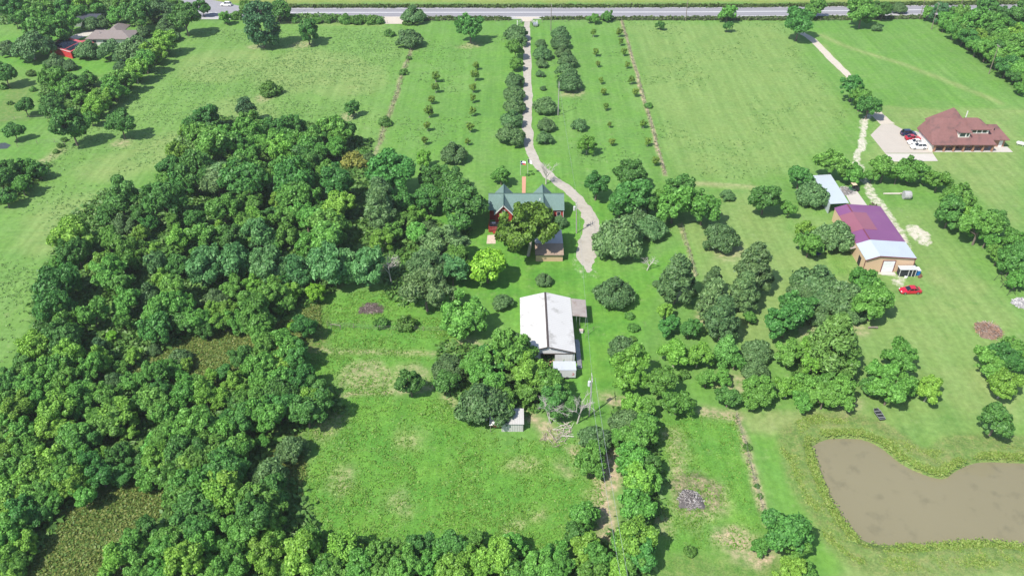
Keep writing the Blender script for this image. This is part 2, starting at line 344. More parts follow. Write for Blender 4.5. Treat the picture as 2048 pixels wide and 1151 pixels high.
    c = mix(mul(weedy_, 1.0), c, mix(1.0, c, mix(rng(tiny, .3, .7), (.6,.64,.6), (1.3,1.3,1.22)), 'MULTIPLY'))
    L.new(c, b.inputs['Base Color']); b.inputs['Roughness'].default_value = .9; b.inputs['Specular IOR Level'].default_value = .15
    bp = N.new('ShaderNodeBump'); bp.inputs['Distance'].default_value = .22
    L.new(rng(weedy_, 0, 1, .35, 1.0), bp.inputs['Strength']); L.new(mix(.55, fine, tiny), bp.inputs['Height']); L.new(bp.outputs[0], b.inputs['Normal'])
    return m
G1, G2, G3 = (.108,.240,.050), (.152,.280,.070), (.122,.265,.047)
GL1, GL2 = (.082,.245,.030), (.135,.295,.042)
GDRY, GSTR = (.252,.305,.115), (.170,.295,.085)
GBR1, GBR2 = (.105,.195,.045), (.205,.195,.08)
ground = npmesh('ground', V, F, ground_mat(), smooth=True); tag(ground, kind='structure')
for nme, c3 in (('zone_a', (soil,lush,brown)), ('zone_b', (gravel,dry,dark)), ('zone_c', (streak,farf,weedy))):
    a_ = ground.data.color_attributes.new(nme, 'FLOAT_COLOR', 'POINT')
    a_.data.foreach_set('color', np.stack([*c3, np.ones_like(gx)], 1).astype(np.float32).ravel())
# ------------------------------------------------------------------ water
def water_mat():
    m, t, b = newmat('pond_water'); N, L = t.nodes, t.links
    tc = N.new('ShaderNodeTexCoord'); n = N.new('ShaderNodeTexNoise'); n.inputs['Scale'].default_value = .42; n.inputs['Detail'].default_value = 5
    L.new(tc.outputs['Object'], n.inputs['Vector'])
    r = N.new('ShaderNodeMapRange'); r.inputs[1].default_value = .56; r.inputs[2].default_value = .78; r.inputs[4].default_value = .5; L.new(n.outputs[0], r.inputs[0])
    n4 = N.new('ShaderNodeTexNoise'); n4.inputs['Scale'].default_value = .05; L.new(tc.outputs['Object'], n4.inputs['Vector'])
    m0 = N.new('ShaderNodeMixRGB'); m0.inputs[1].default_value = (.19,.172,.105,1); m0.inputs[2].default_value = (.23,.208,.13,1); L.new(n4.outputs[0], m0.inputs[0])
    mx = N.new('ShaderNodeMixRGB'); mx.inputs[2].default_value = (.105,.10,.065,1); L.new(r.outputs[0], mx.inputs[0]); L.new(m0.outputs[0], mx.inputs[1])
    L.new(mx.outputs[0], b.inputs['Base Color']); b.inputs['Roughness'].default_value = .05; b.inputs['IOR'].default_value = 1.33
    n2 = N.new('ShaderNodeTexNoise'); n2.inputs['Scale'].default_value = 2.2; n2.inputs['Detail'].default_value = 3; L.new(tc.outputs['Object'], n2.inputs['Vector'])
    bp = N.new('ShaderNodeBump'); bp.inputs['Strength'].default_value = .12; bp.inputs['Distance'].default_value = .05; L.new(n2.outputs[0], bp.inputs['Height']); L.new(bp.outputs[0], b.inputs['Normal'])
    return m
WATER = water_mat()
pw = MB(); cpt = POND.mean(0); ring = [(p[0]+(p[0]-cpt[0])*.012, p[1]+(p[1]-cpt[1])*.012, -.6) for p in POND]; pw.face(ring)
tag(pw.build('pond_water', WATER), kind='structure')
dw = MB(); dw.face([at(x, y, .02) for x, y in ((-30,290),(10,285),(22,290),(14,297),(-30,300))]); tag(dw.build('ditch_water', mk('ditch_water', (.05,.06,.055), .15)), kind='structure')
# ------------------------------------------------------------------ roads and hard ground
def ribbon(name, px, halfw, z, mat, jag=0.0, n=10, seed=1, world=False):
    P = spline(px if world else A(px), n); rng_ = np.random.RandomState(seed)
    hw = np.interp(np.linspace(0,1,len(P)), np.linspace(0,1,len(halfw)), halfw) if hasattr(halfw,'__len__') else np.full(len(P), halfw)
    T = np.gradient(P, axis=0); T /= np.linalg.norm(T, axis=1)[:,None]; Nn = np.stack([-T[:,1], T[:,0]], 1)
    def wob():
        e = rng_.randn(len(P)); e = np.convolve(e, np.ones(3)/3, 'same'); return e*jag
    l = P+Nn*(hw+wob())[:,None]; r = P-Nn*(hw+wob())[:,None]; b = MB()
    for i in range(len(P)-1): b.face([(*r[i],z),(*r[i+1],z),(*l[i+1],z),(*l[i],z)])
    return b, b.build(name, mat)
M_asph = mk('asphalt', (.27,.265,.285), .85, var=.10, scale=.3, bump=.1)
M_shoulder = mk('road_shoulder', (.41,.40,.39), .9, var=.12, scale=.5)
M_paint = mk('road_paint', (.80,.80,.78), .6, var=.06, scale=2); M_dpaint = mk('tyre_dark_lane', (.21,.205,.225), .85, var=.08, scale=.4)
M_gravel = mk('gravel_drive', (.40,.37,.32), .95, var=.3, scale=.9, bump=.5, bscale=6, stain=(.20,.175,.12), stain_amt=.75, stain_scale=.45)
M_chalk = mk('pale_gravel', (.49,.44,.37), .95, var=.16, scale=1.2, bump=.3, stain=(.42,.36,.28), stain_amt=.6, stain_scale=.5)
M_conc = mk('concrete', (.43,.39,.34), .85, var=.09, scale=.5, stain=(.43,.38,.325), stain_amt=.65, stain_scale=.25)
M_conc2 = mk('new_concrete', (.48,.45,.41), .85, var=.07, scale=.5, stain=(.5,.46,.41), stain_amt=.5, stain_scale=.3)
for nm, hw, z, m in (('road_shoulder', 8.2, .03, M_shoulder), ('highway', 5.9, .034, M_asph)):
    tag(ribbon(nm, ROAD_C, hw, z, m, n=12, world=True)[1], kind='structure')
def offset_line(P, d):
    T = np.gradient(P, axis=0); T /= np.linalg.norm(T, axis=1)[:,None]; return P+np.stack([-T[:,1], T[:,0]], 1)*d
mk_b = MB(); RC = spline(ROAD_C, 30)
for off in (-5.3, 5.3, -.14, .14):
    Q0, Q1 = offset_line(RC, off-.09), offset_line(RC, off+.09)
    for i in range(len(RC)-1): mk_b.face([(*Q0[i],.042),(*Q0[i+1],.042),(*Q1[i+1],.042),(*Q1[i],.042)])
tag(mk_b.build('road_markings', M_paint), kind='structure')
tr = MB()
for off in (-3.7,-1.9,1.9,3.7):
    Q0, Q1 = offset_line(RC, off-.35), offset_line(RC, off+.35)
    for i in range(len(RC)-1): tr.face([(*Q0[i],.038),(*Q0[i+1],.038),(*Q1[i+1],.038),(*Q1[i],.038)])
tag(tr.build('wheel_tracks', M_dpaint), kind='structure')
tag(ribbon('side_road', [(335,-6),(395,4),(440,14),(475,25)], [4.5,4.5,5,6], .05, M_asph)[1], kind='structure')
def sheet(name, pts, z, mat, t=None):
    b = MB()
    if t: b.slab([at(x, y, z) for x, y in pts], t, up=True)
    else: b.face([at(x, y, z) for x, y in pts])
    o = b.build(name, mat); tag(o, kind='structure'); return o
sheet('driveway_apron', [(745,33.5),(835,33.5),(815,46),(806,48),(772,48),(766,44)], .056, M_chalk)
sheet('driveway_mouth', [(1026,33.8),(1083,33.8),(1066,38),(1063,43),(1045,43),(1043,38)], .056, M_chalk)
tag(ribbon('gravel_driveway', [(1054,42),(1054,70),(1054.5,150),(1055,230),(1057,285),(1068,318),(1094,348),(1130,375),(1160,402),(1178,430),(1184,455),(1178,485),(1172,512),(1176,532),(1178,545)], [1.15,1.25,1.4,1.42,1.42,1.42,1.42,1.45,1.55,1.7,2.0,2.5,2.3,1.0,.4], .02, M_gravel, jag=.3, seed=4)[1], kind='structure')
tag(ribbon('gravel_lane', [(1600,64),(1625,80),(1652,107),(1680,135),(1705,160),(1728,195),(1752,226),(1775,248)], [1.3,1.4,1.4,1.4,1.4,1.5,1.9,2.3], .02, M_chalk, jag=.2, seed=6)[1], kind='structure')
sheet('concrete_driveway', [(1763,248),(1786,248),(1812,262),(1834,262),(1862,297),(1866,306),(1770,306),(1741,270)], .05, M_conc)
sheet('concrete_apron', [(1770.5,307),(1866,307),(1876,322),(1783,323)], .055, M_conc2)
sheet('concrete_pad', [(1690,387),(1714,382),(1737,414),(1705,414)], .05, M_conc2)
sheet('brick_path', [(1044,353),(1052,353),(1051,387),(1044,387)], .03, mk('brick_paving', (.52,.27,.18), .9, var=.25, scale=4))
sheet('paver_patch', [(975,470),(992,469),(991,487),(973,487)], .03, mk('paver_stone', (.52,.42,.33), .9, var=.35, scale=1.6))
sheet('mulch_bed', [(748,492),(757,490),(761,508),(752,509)], .03, mk('red_mulch', (.42,.22,.15), .95, var=.3, scale=3))
tag(ribbon('house_lane', [(140,78),(165,70),(190,62),(215,52)], 2.6, .03, M_conc2)[1], kind='structure')
# ================================================================== BUILDINGS
M_white_roof = mk('white_metal_roof', (.58,.57,.555), .5, var=.06, scale=.4, streak=('Y',.60,.08), stain=(.22,.205,.18), stain_amt=1.0, stain_scale=.34)
M_white_wall = mk('white_metal_siding', (.66,.665,.68), .5, var=.05, scale=.6, streak=('X',.30,.14), stain=(.5,.45,.4), stain_amt=.4)
M_dark_trim = mk('dark_brown_trim', (.075,.06,.055), .6)
M_rust = mk('weathered_corrugated_metal', (.42,.37,.34), .6, var=.2, scale=1.2, streak=('Y',.25,.35), stain=(.25,.14,.09), stain_amt=.7, stain_scale=.8)
M_dirtfloor = mk('dirt_floor', (.45,.28,.19), .95)
M_shade = mk('interior_shade', (.02,.02,.022), .9)  # near-black colour standing in for the shade inside openings
M_steel = mk('galvanised_steel', (.45,.46,.48), .4, .6, var=.1)
M_greyblue = mk('pale_blue_metal_roof', (.45,.51,.565), .42, var=.06, scale=.3, streak=('Y',.30,.12), stain=(.42,.44,.46), stain_amt=.6, stain_scale=.22)
M_greyblue_x = mk('pale_blue_metal_roof_cross', (.45,.51,.565), .42, var=.06, scale=.3, streak=('Y',.32,.12), stain=(.42,.44,.46), stain_amt=.6, stain_scale=.22)
M_purple = mk('purple_metal_roof', (.205,.075,.19), .42, var=.10, scale=.25, streak=('Y',.30,.16), stain=(.25,.12,.20), stain_amt=.5, stain_scale=.2)
M_purple2 = mk('salmon_metal_roof', (.27,.10,.14), .45, var=.08, scale=.3, streak=('Y',.30,.14))
M_tan_wall = mk('tan_metal_siding', (.60,.42,.28), .55, var=.05, scale=.5, streak=('X',.30,.10))
M_maroon = mk('maroon_trim', (.17,.04,.055), .5)
M_rolldoor = mk('white_roll_door', (.76,.77,.79), .45, streak=('Z',.45,.12))
M_green_sh = mk('green_shingles', (.13,.205,.185), .9, var=.22, scale=2.6, bump=.3, stain=(.16,.25,.225), stain_amt=.6, stain_scale=.5)
M_red_board = mk('red_board_siding', (.40,.045,.035), .65, var=.16, scale=1.2, streak=('X',.35,.18))
M_whitepaint = mk('white_paint', (.66,.655,.64), .5, var=.05)
M_glass = mk('window_glass', (.03,.045,.055), .06, var=.3, spec=.8)
M_wood_deck = mk('weathered_deck_boards', (.20,.15,.13), .85, var=.2, scale=2, streak=('X',.2,.3))
M_shingle = mk('maroon_shingles', (.20,.098,.092), .9, var=.22, scale=1.8, bump=.3, stain=(.07,.05,.052), stain_amt=1.0, stain_scale=.45)
M_brick = mk('brick_wall', (.36,.19,.125), .9, var=.3, scale=7, bump=.2)
M_cream = mk('cream_siding', (.72,.68,.62), .7, var=.06)
M_brown_roof = mk('brown_metal_roof', (.36,.27,.20), .6, var=.14, scale=.8, streak=('X',.30,.25), stain=(.24,.17,.13), stain_amt=.6, stain_scale=.5)
M_tan_shed = mk('tan_corrugated_wall', (.58,.41,.25), .7, var=.06, streak=('X',.28,.22))
M_red_metal = mk('red_metal_siding', (.52,.045,.05), .5, var=.1, streak=('X',.3,.14)); M_red_roof = mk('red_metal_roof', (.50,.10,.11), .45, var=.1, streak=('X',.3,.12))
M_solar = mk('solar_panel', (.018,.026,.05), .12, var=.2, spec=.6, streak=('X',1.0,.3)); M_grey_sh = mk('grey_shingles', (.22,.185,.175), .9, var=.2, scale=2, bump=.2)
M_black = mk('black_mesh', (.022,.026,.03), .7); M_bluep = mk('blue_plastic', (.015,.16,.45), .4); M_wood = mk('grey_weathered_wood', (.26,.22,.19), .85, var=.25, scale=3)
M_pole = mk('pole_timber', (.20,.165,.14), .85, var=.25, scale=2); M_palep = mk('pale_pole_timber', (.34,.33,.31), .85, var=.2, scale=2)
def P(name, b, mat, par, lab=None, **k):
    o = b.build(name, mat, par, **k)
    if lab: o['label'] = lab
    return o
def window(par, x0, x1, y, z0, z1, axis='y', side=-1):
    """framed window on a wall facing -y (axis 'y') or +-x; the pane is a part of the frame"""
    d = .06*side; f = MB(); g = MB(); t = .09
    def bx(b, a0, a1, c0, c1, d0, d1):
        lo, hi = min(d0, d1), max(d0, d1)
        if axis == 'y': b.box(a0, a1, y+lo, y+hi, c0, c1)
        else: b.box(y+lo, y+hi, a0, a1, c0, c1)
    bx(f, x0, x1, z0, z0+t, .003*side, d); bx(f, x0, x1, z1-t, z1, .003*side, d); bx(f, x0, x0+t, z0+t, z1-t, .003*side, d); bx(f, x1-t, x1, z0+t, z1-t, .003*side, d)
    bx(g, x0+t, x1-t, z0+t, z1-t, .004*side, .03*side)
    w = f.build('window', M_whitepaint, par)
    me = g.build('pane', M_glass, par); me.parent = w
    return w
# ---- 1. white metal barn -------------------------------------------------------------------
x0, x1, xr, y0, y1, ze, zr = 1.65, 12.25, 6.92, 122.9, 140.55, 3.4, 4.85
barn = thing('metal_barn', (xr, 131.5, 0), 'long white metal barn with dark ridge cap, stained roof and open sliding door', 'barn')
b = MB(); wx0, wx1, wy0, wy1 = x0+.12, x1-.12, y0+.35, y1-.25
def zroof(x): return ze+(zr-ze)*(1-abs(x-xr)/(5.3))-.14
gz_ = lambda x: zroof(x)
da, db_, dh = 5.55, 8.35, 2.75                       # the open doorway
b.prism([(wx0, 0), (da, 0), (da, dh), (db_, dh), (db_, 0), (wx1, 0), (wx1, gz_(wx1)), (xr, gz_(xr)), (wx0, gz_(wx0))], 'y', wy0, wy0+.12)
b.prism([(wx0, 0), (wx1, 0), (wx1, gz_(wx1)), (xr, gz_(xr)), (wx0, gz_(wx0))], 'y', wy1-.12, wy1)
b.box(wx0, wx0+.1, wy0+.122, wy1-.122, 0, gz_(wx0)-.02); b.box(wx1-.1, wx1, wy0+.122, wy1-.122, 0, gz_(wx1)-.02)
P('wall', b, M_white_wall, barn)
r = MB(); r.slab([(x0, y0, ze), (xr-.012, y0, zr), (xr-.012, y1, zr), (x0, y1, ze)], .06); r.slab([(xr+.012, y0, zr), (x1, y0, ze), (x1, y1, ze), (xr+.012, y1, zr)], .06)
roof = P('roof', r, M_white_roof, barn)
c = MB(); c.slab([(xr-.22, y0-.03, zr-.03), (xr, y0-.03, zr+.05), (xr, y1+.03, zr+.05), (xr-.22, y1+.03, zr-.03)], .03); c.slab([(xr, y0-.03, zr+.05), (xr+.22, y0-.03, zr-.03), (xr+.22, y1+.03, zr-.03), (xr+.005, y1+.03, zr+.05)], .03)
cp = P('ridge_cap', c, M_dark_trim, barn); cp.parent = roof
t = MB(); t.slab([(x0-.02, y0-.06, ze+.02), (xr-.23, y0-.06, zr-.05), (xr-.23, y0-.003, zr-.05), (x0-.02, y0-.003, ze+.02)], .24); t.slab([(xr+.23, y0-.06, zr-.05), (x1+.02, y0-.06, ze+.02), (x1+.02, y0-.003, ze+.02), (xr+.23, y0-.003, zr-.05)], .24)
q = P('gable_trim', t, M_dark_trim, barn); q.parent = roof
P('floor', MB().box(wx0+.15, wx1-.15, wy0-.9, wy1-.2, .02, .06), M_dirtfloor, barn)
P('sliding_door', MB().box(db_-.05, 11.75, wy0-.14, wy0-.05, .1, dh+.05), M_white_wall, barn)
P('door_track', MB().box(da-.1, 11.9, wy0-.2, wy0-.06, dh+.08, dh+.22), M_dark_trim, barn)
P('door_jamb', MB().box(da-.14, da-.004, wy0-.08, wy0-.004, 0, dh), M_whitepaint, barn)
l = MB(); l.slab([(12.32, 134.6, 3.3), (15.35, 134.9, 2.7), (15.45, 140.75, 2.7), (12.32, 140.5, 3.3)], .05); P('lean_to_roof', l, M_rust, barn)
for px_, py_ in ((15.1,135.1),(13.9,135.0),(15.2,140.4),(13.2,134.9)): P('lean_to_post', MB().tube((px_,py_,0),(px_,py_,2.68+(15.1-px_)*.18),.06), M_steel, barn)
# sheets of metal, trailer and box beside the barn
o = thing('metal_sheet_stack', (13.0, 126.2, 0), 'long low stack of grey corrugated sheets leaning along the barn wall', 'metal sheets'); b = MB()
rr = random.Random(3)
for k in range(9): ya = 122.0+k*.9; b.slab([(12.62+rr.random()*.1, ya, .5+rr.random()*.12), (13.55+rr.random()*.12, ya+rr.random()*.1, .22+rr.random()*.1), (13.55, ya+1.0, .28+rr.random()*.1), (12.65, ya+1.0, .52+rr.random()*.12)], .05)
b.box(12.7, 13.45, 121.9, 130.8, 0, .2); P('sheets', b, mk('old_zinc', (.34,.34,.35), .5, .3, var=.3, scale=.9, streak=('Y',.2,.3), stain=(.2,.15,.12), stain_amt=.6), o)
o = thing('cargo_trailer', (10.3, 120.3, 0), 'white box trailer with a red swirl mark, parked beside the barn door', 'trailer')
P('body', MB().box(7.9, 12.15, 119.0, 121.5, .45, 2.35), mk('white_trailer_skin', (.58,.59,.61), .4, var=.05, stain=(.4,.38,.36), stain_amt=.6, stain_scale=.8), o, bevel=.06)
P('roof', MB().box(7.86, 12.19, 118.96, 121.54, 2.353, 2.42), mk('aged_trailer_roof', (.48,.51,.56), .5, var=.1, stain=(.38,.4,.42), stain_amt=.7, stain_scale=.8), o)
sw = MB()
for k in range(13):
    a0, a1 = -2.2+k*.36, -2.2+(k+1)*.36; r0 = .34-.012*k
    sw.face([(11.55+r0*cos(a0), 118.94, 1.45+r0*sin(a0)), (11.55+r0*cos(a1), 118.94, 1.45+r0*sin(a1)), (11.55+(r0-.11)*cos(a1), 118.94, 1.45+(r0-.11)*sin(a1)), (11.55+(r0-.11)*cos(a0), 118.94, 1.45+(r0-.11)*sin(a0))])
P('swirl_mark', sw, mk('red_vinyl', (.6,.06,.05), .5), o)
for wx_ in (9.6, 10.5):
    for wy_ in (119.1, 121.2): P('wheel', MB().tube((wx_,wy_-.1,.33),(wx_,wy_+.14,.33),.33,n=14), M_black, o)
P('hitch', MB().box(6.9, 7.9, 120.15, 120.35, .4, .52), M_steel, o)
o = thing('storage_box', (14.1, 133.4, 0), 'small pale storage box on the grass under the barn lean-to edge', 'box')
P('body', MB().box(13.8,14.5,132.9,133.6,0,.6), M_whitepaint, o, bevel=.03); P('lid', MB().box(13.77,14.53,132.87,133.63,.603,.68), mk('pink_grey_lid', (.5,.4,.38), .6), o)
o = thing('pen_fence', (15.0,132.6,0), 'short low wire pen on posts just off the barn lean-to', 'fence')
for px_, py_ in ((14.9,131.4),(15.6,132.6),(16.7,133.8),(14.8,134.0)): P('post', MB().tube((px_,py_,0),(px_,py_,1.1),.04), M_wood, o)
P('rail', MB().tube((14.9,131.4,1.0),(15.6,132.6,1.0),.025).tube((15.6,132.6,1.0),(16.7,133.8,1.0),.025).tube((14.9,131.4,.5),(16.7,133.8,.5),.02), M_wood, o)
# ---- 2. red house with green roof -----------------------------------------------------------
hx0, hx1, yS, yN, zE, yR, zR = -5.8, 12.85, 177.0, 184.6, 2.9, 180.8, 5.5
ho = thing('red_house', (3.5, 180.8, 0), 'red board house under a green shingle roof with steep cross gables', 'house')
b = MB().box(hx0+.3, hx1-.3, yS+.4, yN-.4, 0, zE-.02); b.prism([(yS+.4, zE-.02), (yN-.4, zE-.02), (yR, zR-.18)], 'x', hx0+.3, hx1-.3)
gab = [(-2.05, 2.35), (7.7, 2.35)]
for gx_, hw in gab:
    for ya, yb in ((175.55, yS+.398), (yN-.398, 185.3)):
        b.prism([(gx_-hw+.3, 0), (gx_+hw-.3, 0), (gx_+hw-.3, zE-.02), (gx_, zR-.25), (gx_-hw+.3, zE-.02)], 'y', ya, yb)
P('wall', b, M_red_board, ho)
r = MB(); r.slab([(hx0, yS, zE), (hx1, yS, zE), (hx1, yR-.01, zR), (hx0, yR-.01, zR)], .12); r.slab([(hx0, yR+.01, zR), (hx1, yR+.01, zR), (hx1, yN, zE), (hx0, yN, zE)], .12)
for gx_, hw in gab:
    for ya, yb in ((175.15, yR-.3), (yR+.3, 185.7)):
        r.slab([(gx_-hw, ya, zE-.05), (gx_-.005, ya, zR-.02), (gx_-.005, yb, zR-.02), (gx_-hw, yb, zE-.05)], .12); r.slab([(gx_+.005, ya, zR-.02), (gx_+hw, ya, zE-.05), (gx_+hw, yb, zE-.05), (gx_+.005, yb, zR-.02)], .12)
roof = P('roof', r, M_green_sh, ho)
c = MB().box(hx0, hx1, yR-.12, yR+.12, zR+.012, zR+.05)
for gx_, hw in gab: c.box(gx_-.1, gx_+.1, 175.15, yR-.125, zR-.015, zR+.03); c.box(gx_-.1, gx_+.1, yR+.125, 185.7, zR-.015, zR+.03)
q = P('ridge_tiles', c, mk('dark_green_ridge', (.05,.10,.085), .9), ho); q.parent = roof
for gx_, hw in gab:
    t = MB(); t.slab([(gx_-hw-.03, 175.05, zE-.07), (gx_, 175.05, zR-.03), (gx_, 175.146, zR-.03), (gx_-hw-.03, 175.146, zE-.07)], .2); t.slab([(gx_+.004, 175.05, zR-.03), (gx_+hw+.03, 175.05, zE-.07), (gx_+hw+.03, 175.146, zE-.07), (gx_+.004, 175.146, zR-.03)], .2)
    q = P('rake_board', t, M_whitepaint, ho); q.parent = roof
    window(ho, gx_-.55, gx_+.55, 175.55, 1.0, 2.3); window(ho, gx_-.4, gx_+.4, 175.55, 3.0, 3.9)
P('corner_trim', MB().box(hx1-.298, hx1-.16, yS+.3, yS+.5, 0, zE-.1), M_whitepaint, ho); window(ho, 11.0, 12.0, yS+.4, 1.0, 2.3); window(ho, 3.0, 4.4, yS+.4, .9, 2.3)
v_ = MB().tube((6.9, 179.2, 4.3), (6.9, 179.2, 5.0), .16, n=8); q = P('vent', v_, M_whitepaint, ho)
d = MB().box(-5.6, -2.7, 171.6, 175.4, .45, .6); P('deck', d, M_wood_deck, ho)
rl = MB()
for xa, ya, xb, yb in ((-5.6,171.62,-2.7,171.62), (-5.58,171.7,-5.58,175.3)):
    for z_ in (.85, 1.5): rl.tube((xa,ya,z_),(xb,yb,z_),.05,n=4)
    for k in range(14): f_ = k/13; rl.tube((xa+(xb-xa)*f_, ya+(yb-ya)*f_, 0), (xa+(xb-xa)*f_, ya+(yb-ya)*f_, 1.5), .07, n=4)
P('deck_railing', rl, M_red_board, ho); P('steps', MB().box(-4.6,-3.4,170.9,171.5,0,.2).box(-4.6,-3.4,171.2,171.52,.203,.4), M_red_board, ho)
P('porch_table', MB().box(-4.9,-4.0,173.6,174.3,1.2,1.26).tube((-4.45,173.9,.6),(-4.45,173.9,1.2),.05), M_whitepaint, ho)
# ---- 3. brown roofed shed ---------------------------------------------------------------------
sh = thing('tan_shed', (8.6, 164, 0), 'tan corrugated shed with half brown, half grey roof south of the red house', 'shed')
prof = [(159.07, 0), (169.4, 0), (169.4, 1.9), (162.4, 2.68), (159.07, 1.9)]
P('wall', MB().prism(prof, 'x', 5.45, 11.62), M_tan_shed, sh)
rf = P('roof', MB().slab([(5.3, 158.75, 1.98), (11.8, 158.75, 1.98), (11.8, 162.4, 2.8), (5.3, 162.4, 2.8)], .06), M_brown_roof, sh)
q = P('grey_roof_sheet', MB().slab([(5.3, 162.42, 2.8), (11.8, 162.42, 2.8), (11.8, 169.65, 2.0), (5.3, 169.65, 2.0)], .06), mk('aged_zinc_roof', (.46,.46,.47), .5, var=.12, scale=.6, streak=('X',.3,.2), stain=(.33,.27,.22), stain_amt=.6), sh); q.parent = rf
q = P('gutter', MB().tube((5.3, 158.7, 1.93), (11.8, 158.7, 1.93), .06), M_dark_trim, sh); q.parent = rf
# ---- 4. brick house with maroon shingles --------------------------------------------------------
bh = thing('brick_house', (128, 219, 0), 'large brick house under a stained maroon hip roof with a dormer and porch columns', 'house')
X0, Y0 = 118.3, 214.4
P('wall', MB().box(119.2, 122.4, Y0+2.0, 224.2, 0, 2.29).box(122.402, 135.6, Y0+2.0, 227.2, 0, 2.29).box(135.602, 140.4, 217.2, 225, 0, 2.5), M_brick, bh)
P('garage_wall', MB().box(118.5, 119.198, Y0+.1, 224.0, 0, 2.29), M_cream, bh)
for ya in (215.3, 219.4): P('garage_door', MB().box(118.44, 118.497, ya, ya+3.3, .05, 2.15), mk('garage_door_white', (.8,.79,.76), .5, streak=('Z',.5,.2)), bh)
zE = 2.5
r = MB()
def hip(xa, xb, ya, yb, z0, ridge, flat=True):
    (ax, ay, az), (bx, by, bz) = ridge
    pts = [(xa,ya,z0),(xb,ya,z0),(xb,yb,z0),(xa,yb,z0)]
    a, b_ = (ax,ay,az), (bx,by,bz)
    if abs(bx-ax) > abs(by-ay): r.face([pts[0],pts[1],b_,a]); r.face([pts[1],pts[2],b_]); r.face([pts[2],pts[3],a,b_]); r.face([pts[3],pts[0],a])
    else: r.face([pts[0],pts[1],a]); r.face([pts[1],pts[2],b_,a]); r.face([pts[2],pts[3],b_]); r.face([pts[3],pts[0],a,b_])
    r.box(xa, xb, ya, yb, z0-.22, z0-.004)
RW, RE = (122.9,220.2,7.55), (129.2,220.2,7.55); pk = (120.15,223.6,6.3)
r.face([(117.95,213.45,zE),(129.2,213.45,zE),RE,RW]); r.face([(117.95,213.45,zE),RW,pk]); r.face([(117.95,213.45,zE),pk,(118.0,224.6,zE)])
r.face([(118.0,224.6,zE),pk,(122.6,224.9,zE)]); r.face([pk,RW,(122.6,224.9,zE)]); r.face([(129.2,227.5,zE),(122.6,224.9,zE),RW,RE]); r.box(118.0,129.2,213.5,224.5,zE-.2,zE-.004)
r.face([(129.2,213.45,zE),(136.1,213.45,zE),(134.9,217.3,4.15),(129.2,217.3,4.15)]); r.face([(136.1,213.45,zE),(136.1,227.5,zE),(134.9,223.5,4.15),(134.9,217.3,4.15)]); r.face([(136.1,227.5,zE),(129.2,227.5,zE),(129.2,223.5,4.15),(134.9,223.5,4.15)]); r.box(129.202,136.05,213.5,227.4,zE-.2,zE-.004)
hip(121.6, 131.4, 218.0, 228.6, 3.6, ((126.6,222.3,9.0),(126.6,224.2,9.0)))
hip(135.0, 141.0, 216.1, 225.6, 2.75, ((136.0,220.8,5.4),(138.4,220.8,5.4)))
r.face([(128.6,216.8,5.55),(135.2,216.8,5.55),(131.9,220.2,7.7),(128.6,220.2,7.7)]); r.face([(135.2,216.8,5.55),(135.2,223.9,5.55),(131.9,220.2,7.7)]); r.face([(135.2,223.9,5.55),(128.6,223.9,5.55),(128.6,220.2,7.7),(131.9,220.2,7.7)]); r.box(128.65,135.15,216.85,223.85,5.36,5.546)
roof = P('roof', r, M_shingle, bh)
P('upper_wall', MB().box(129.0, 134.8, 217.32, 223.48, 4.0, 5.358), M_cream, bh)
for xa in (130.0, 131.5, 133.0): window(bh, xa, xa+1.3, 217.32, 4.3, 5.3)
do = P('dormer', MB().box(125.5, 128.6, 215.3, 219.0, 3.2, 5.55), M_cream, bh)
dm = MB(); dm.face([(125.1,214.9,5.55),(129.0,214.9,5.55),(127.05,217.4,7.5)]); dm.face([(129.0,214.9,5.55),(129.0,220.0,5.55),(127.05,219.9,7.5),(127.05,217.4,7.5)]); dm.face([(125.1,220.0,5.55),(125.1,214.9,5.55),(127.05,217.4,7.5),(127.05,219.9,7.5)]); dm.box(125.12,128.98,214.92,219.2,5.4,5.546)
q = P('dormer_roof', dm, M_shingle, bh); q.parent = do
w_ = window(bh, 125.7, 127.4, 215.3, 4.1, 5.3); w2 = window(bh, 127.6, 128.4, 215.3, 4.1, 5.3)
P('porch_floor', MB().box(119.2, 135.9, 213.95, Y0+1.99, 0, .12), M_conc2, bh); P('patio', MB().box(135.91, 141.6, 213.95, 217.19, 0, .10), M_conc2, bh)
for k in range(7):
    xk = 119.3+k*2.72; P('column', MB().box(xk-.22, xk+.22, 214.0, 214.44, .123, 2.27), M_brick, bh)
for xa in (120.6, 123.4, 128.9, 131.4): window(bh, xa, xa+1.4, Y0+2.0, .7, 2.1)
P('front_door', MB().box(126.2, 127.3, Y0+1.93, Y0+1.997, .13, 2.2), mk('stained_door', (.16,.07,.04), .5), bh); P('side_door', MB().box(138.8,139.8,217.14,217.197,.11,2.1), M_whitepaint, bh)
P('chimney_vent', MB().tube((130.0,222.6,6.5),(130.0,222.6,8.6),.14,n=8), M_whitepaint, bh); P('roof_vent', MB().tube((137.2,219.0,4.3),(137.2,219.0,5.0),.13,n=8), M_black, bh)
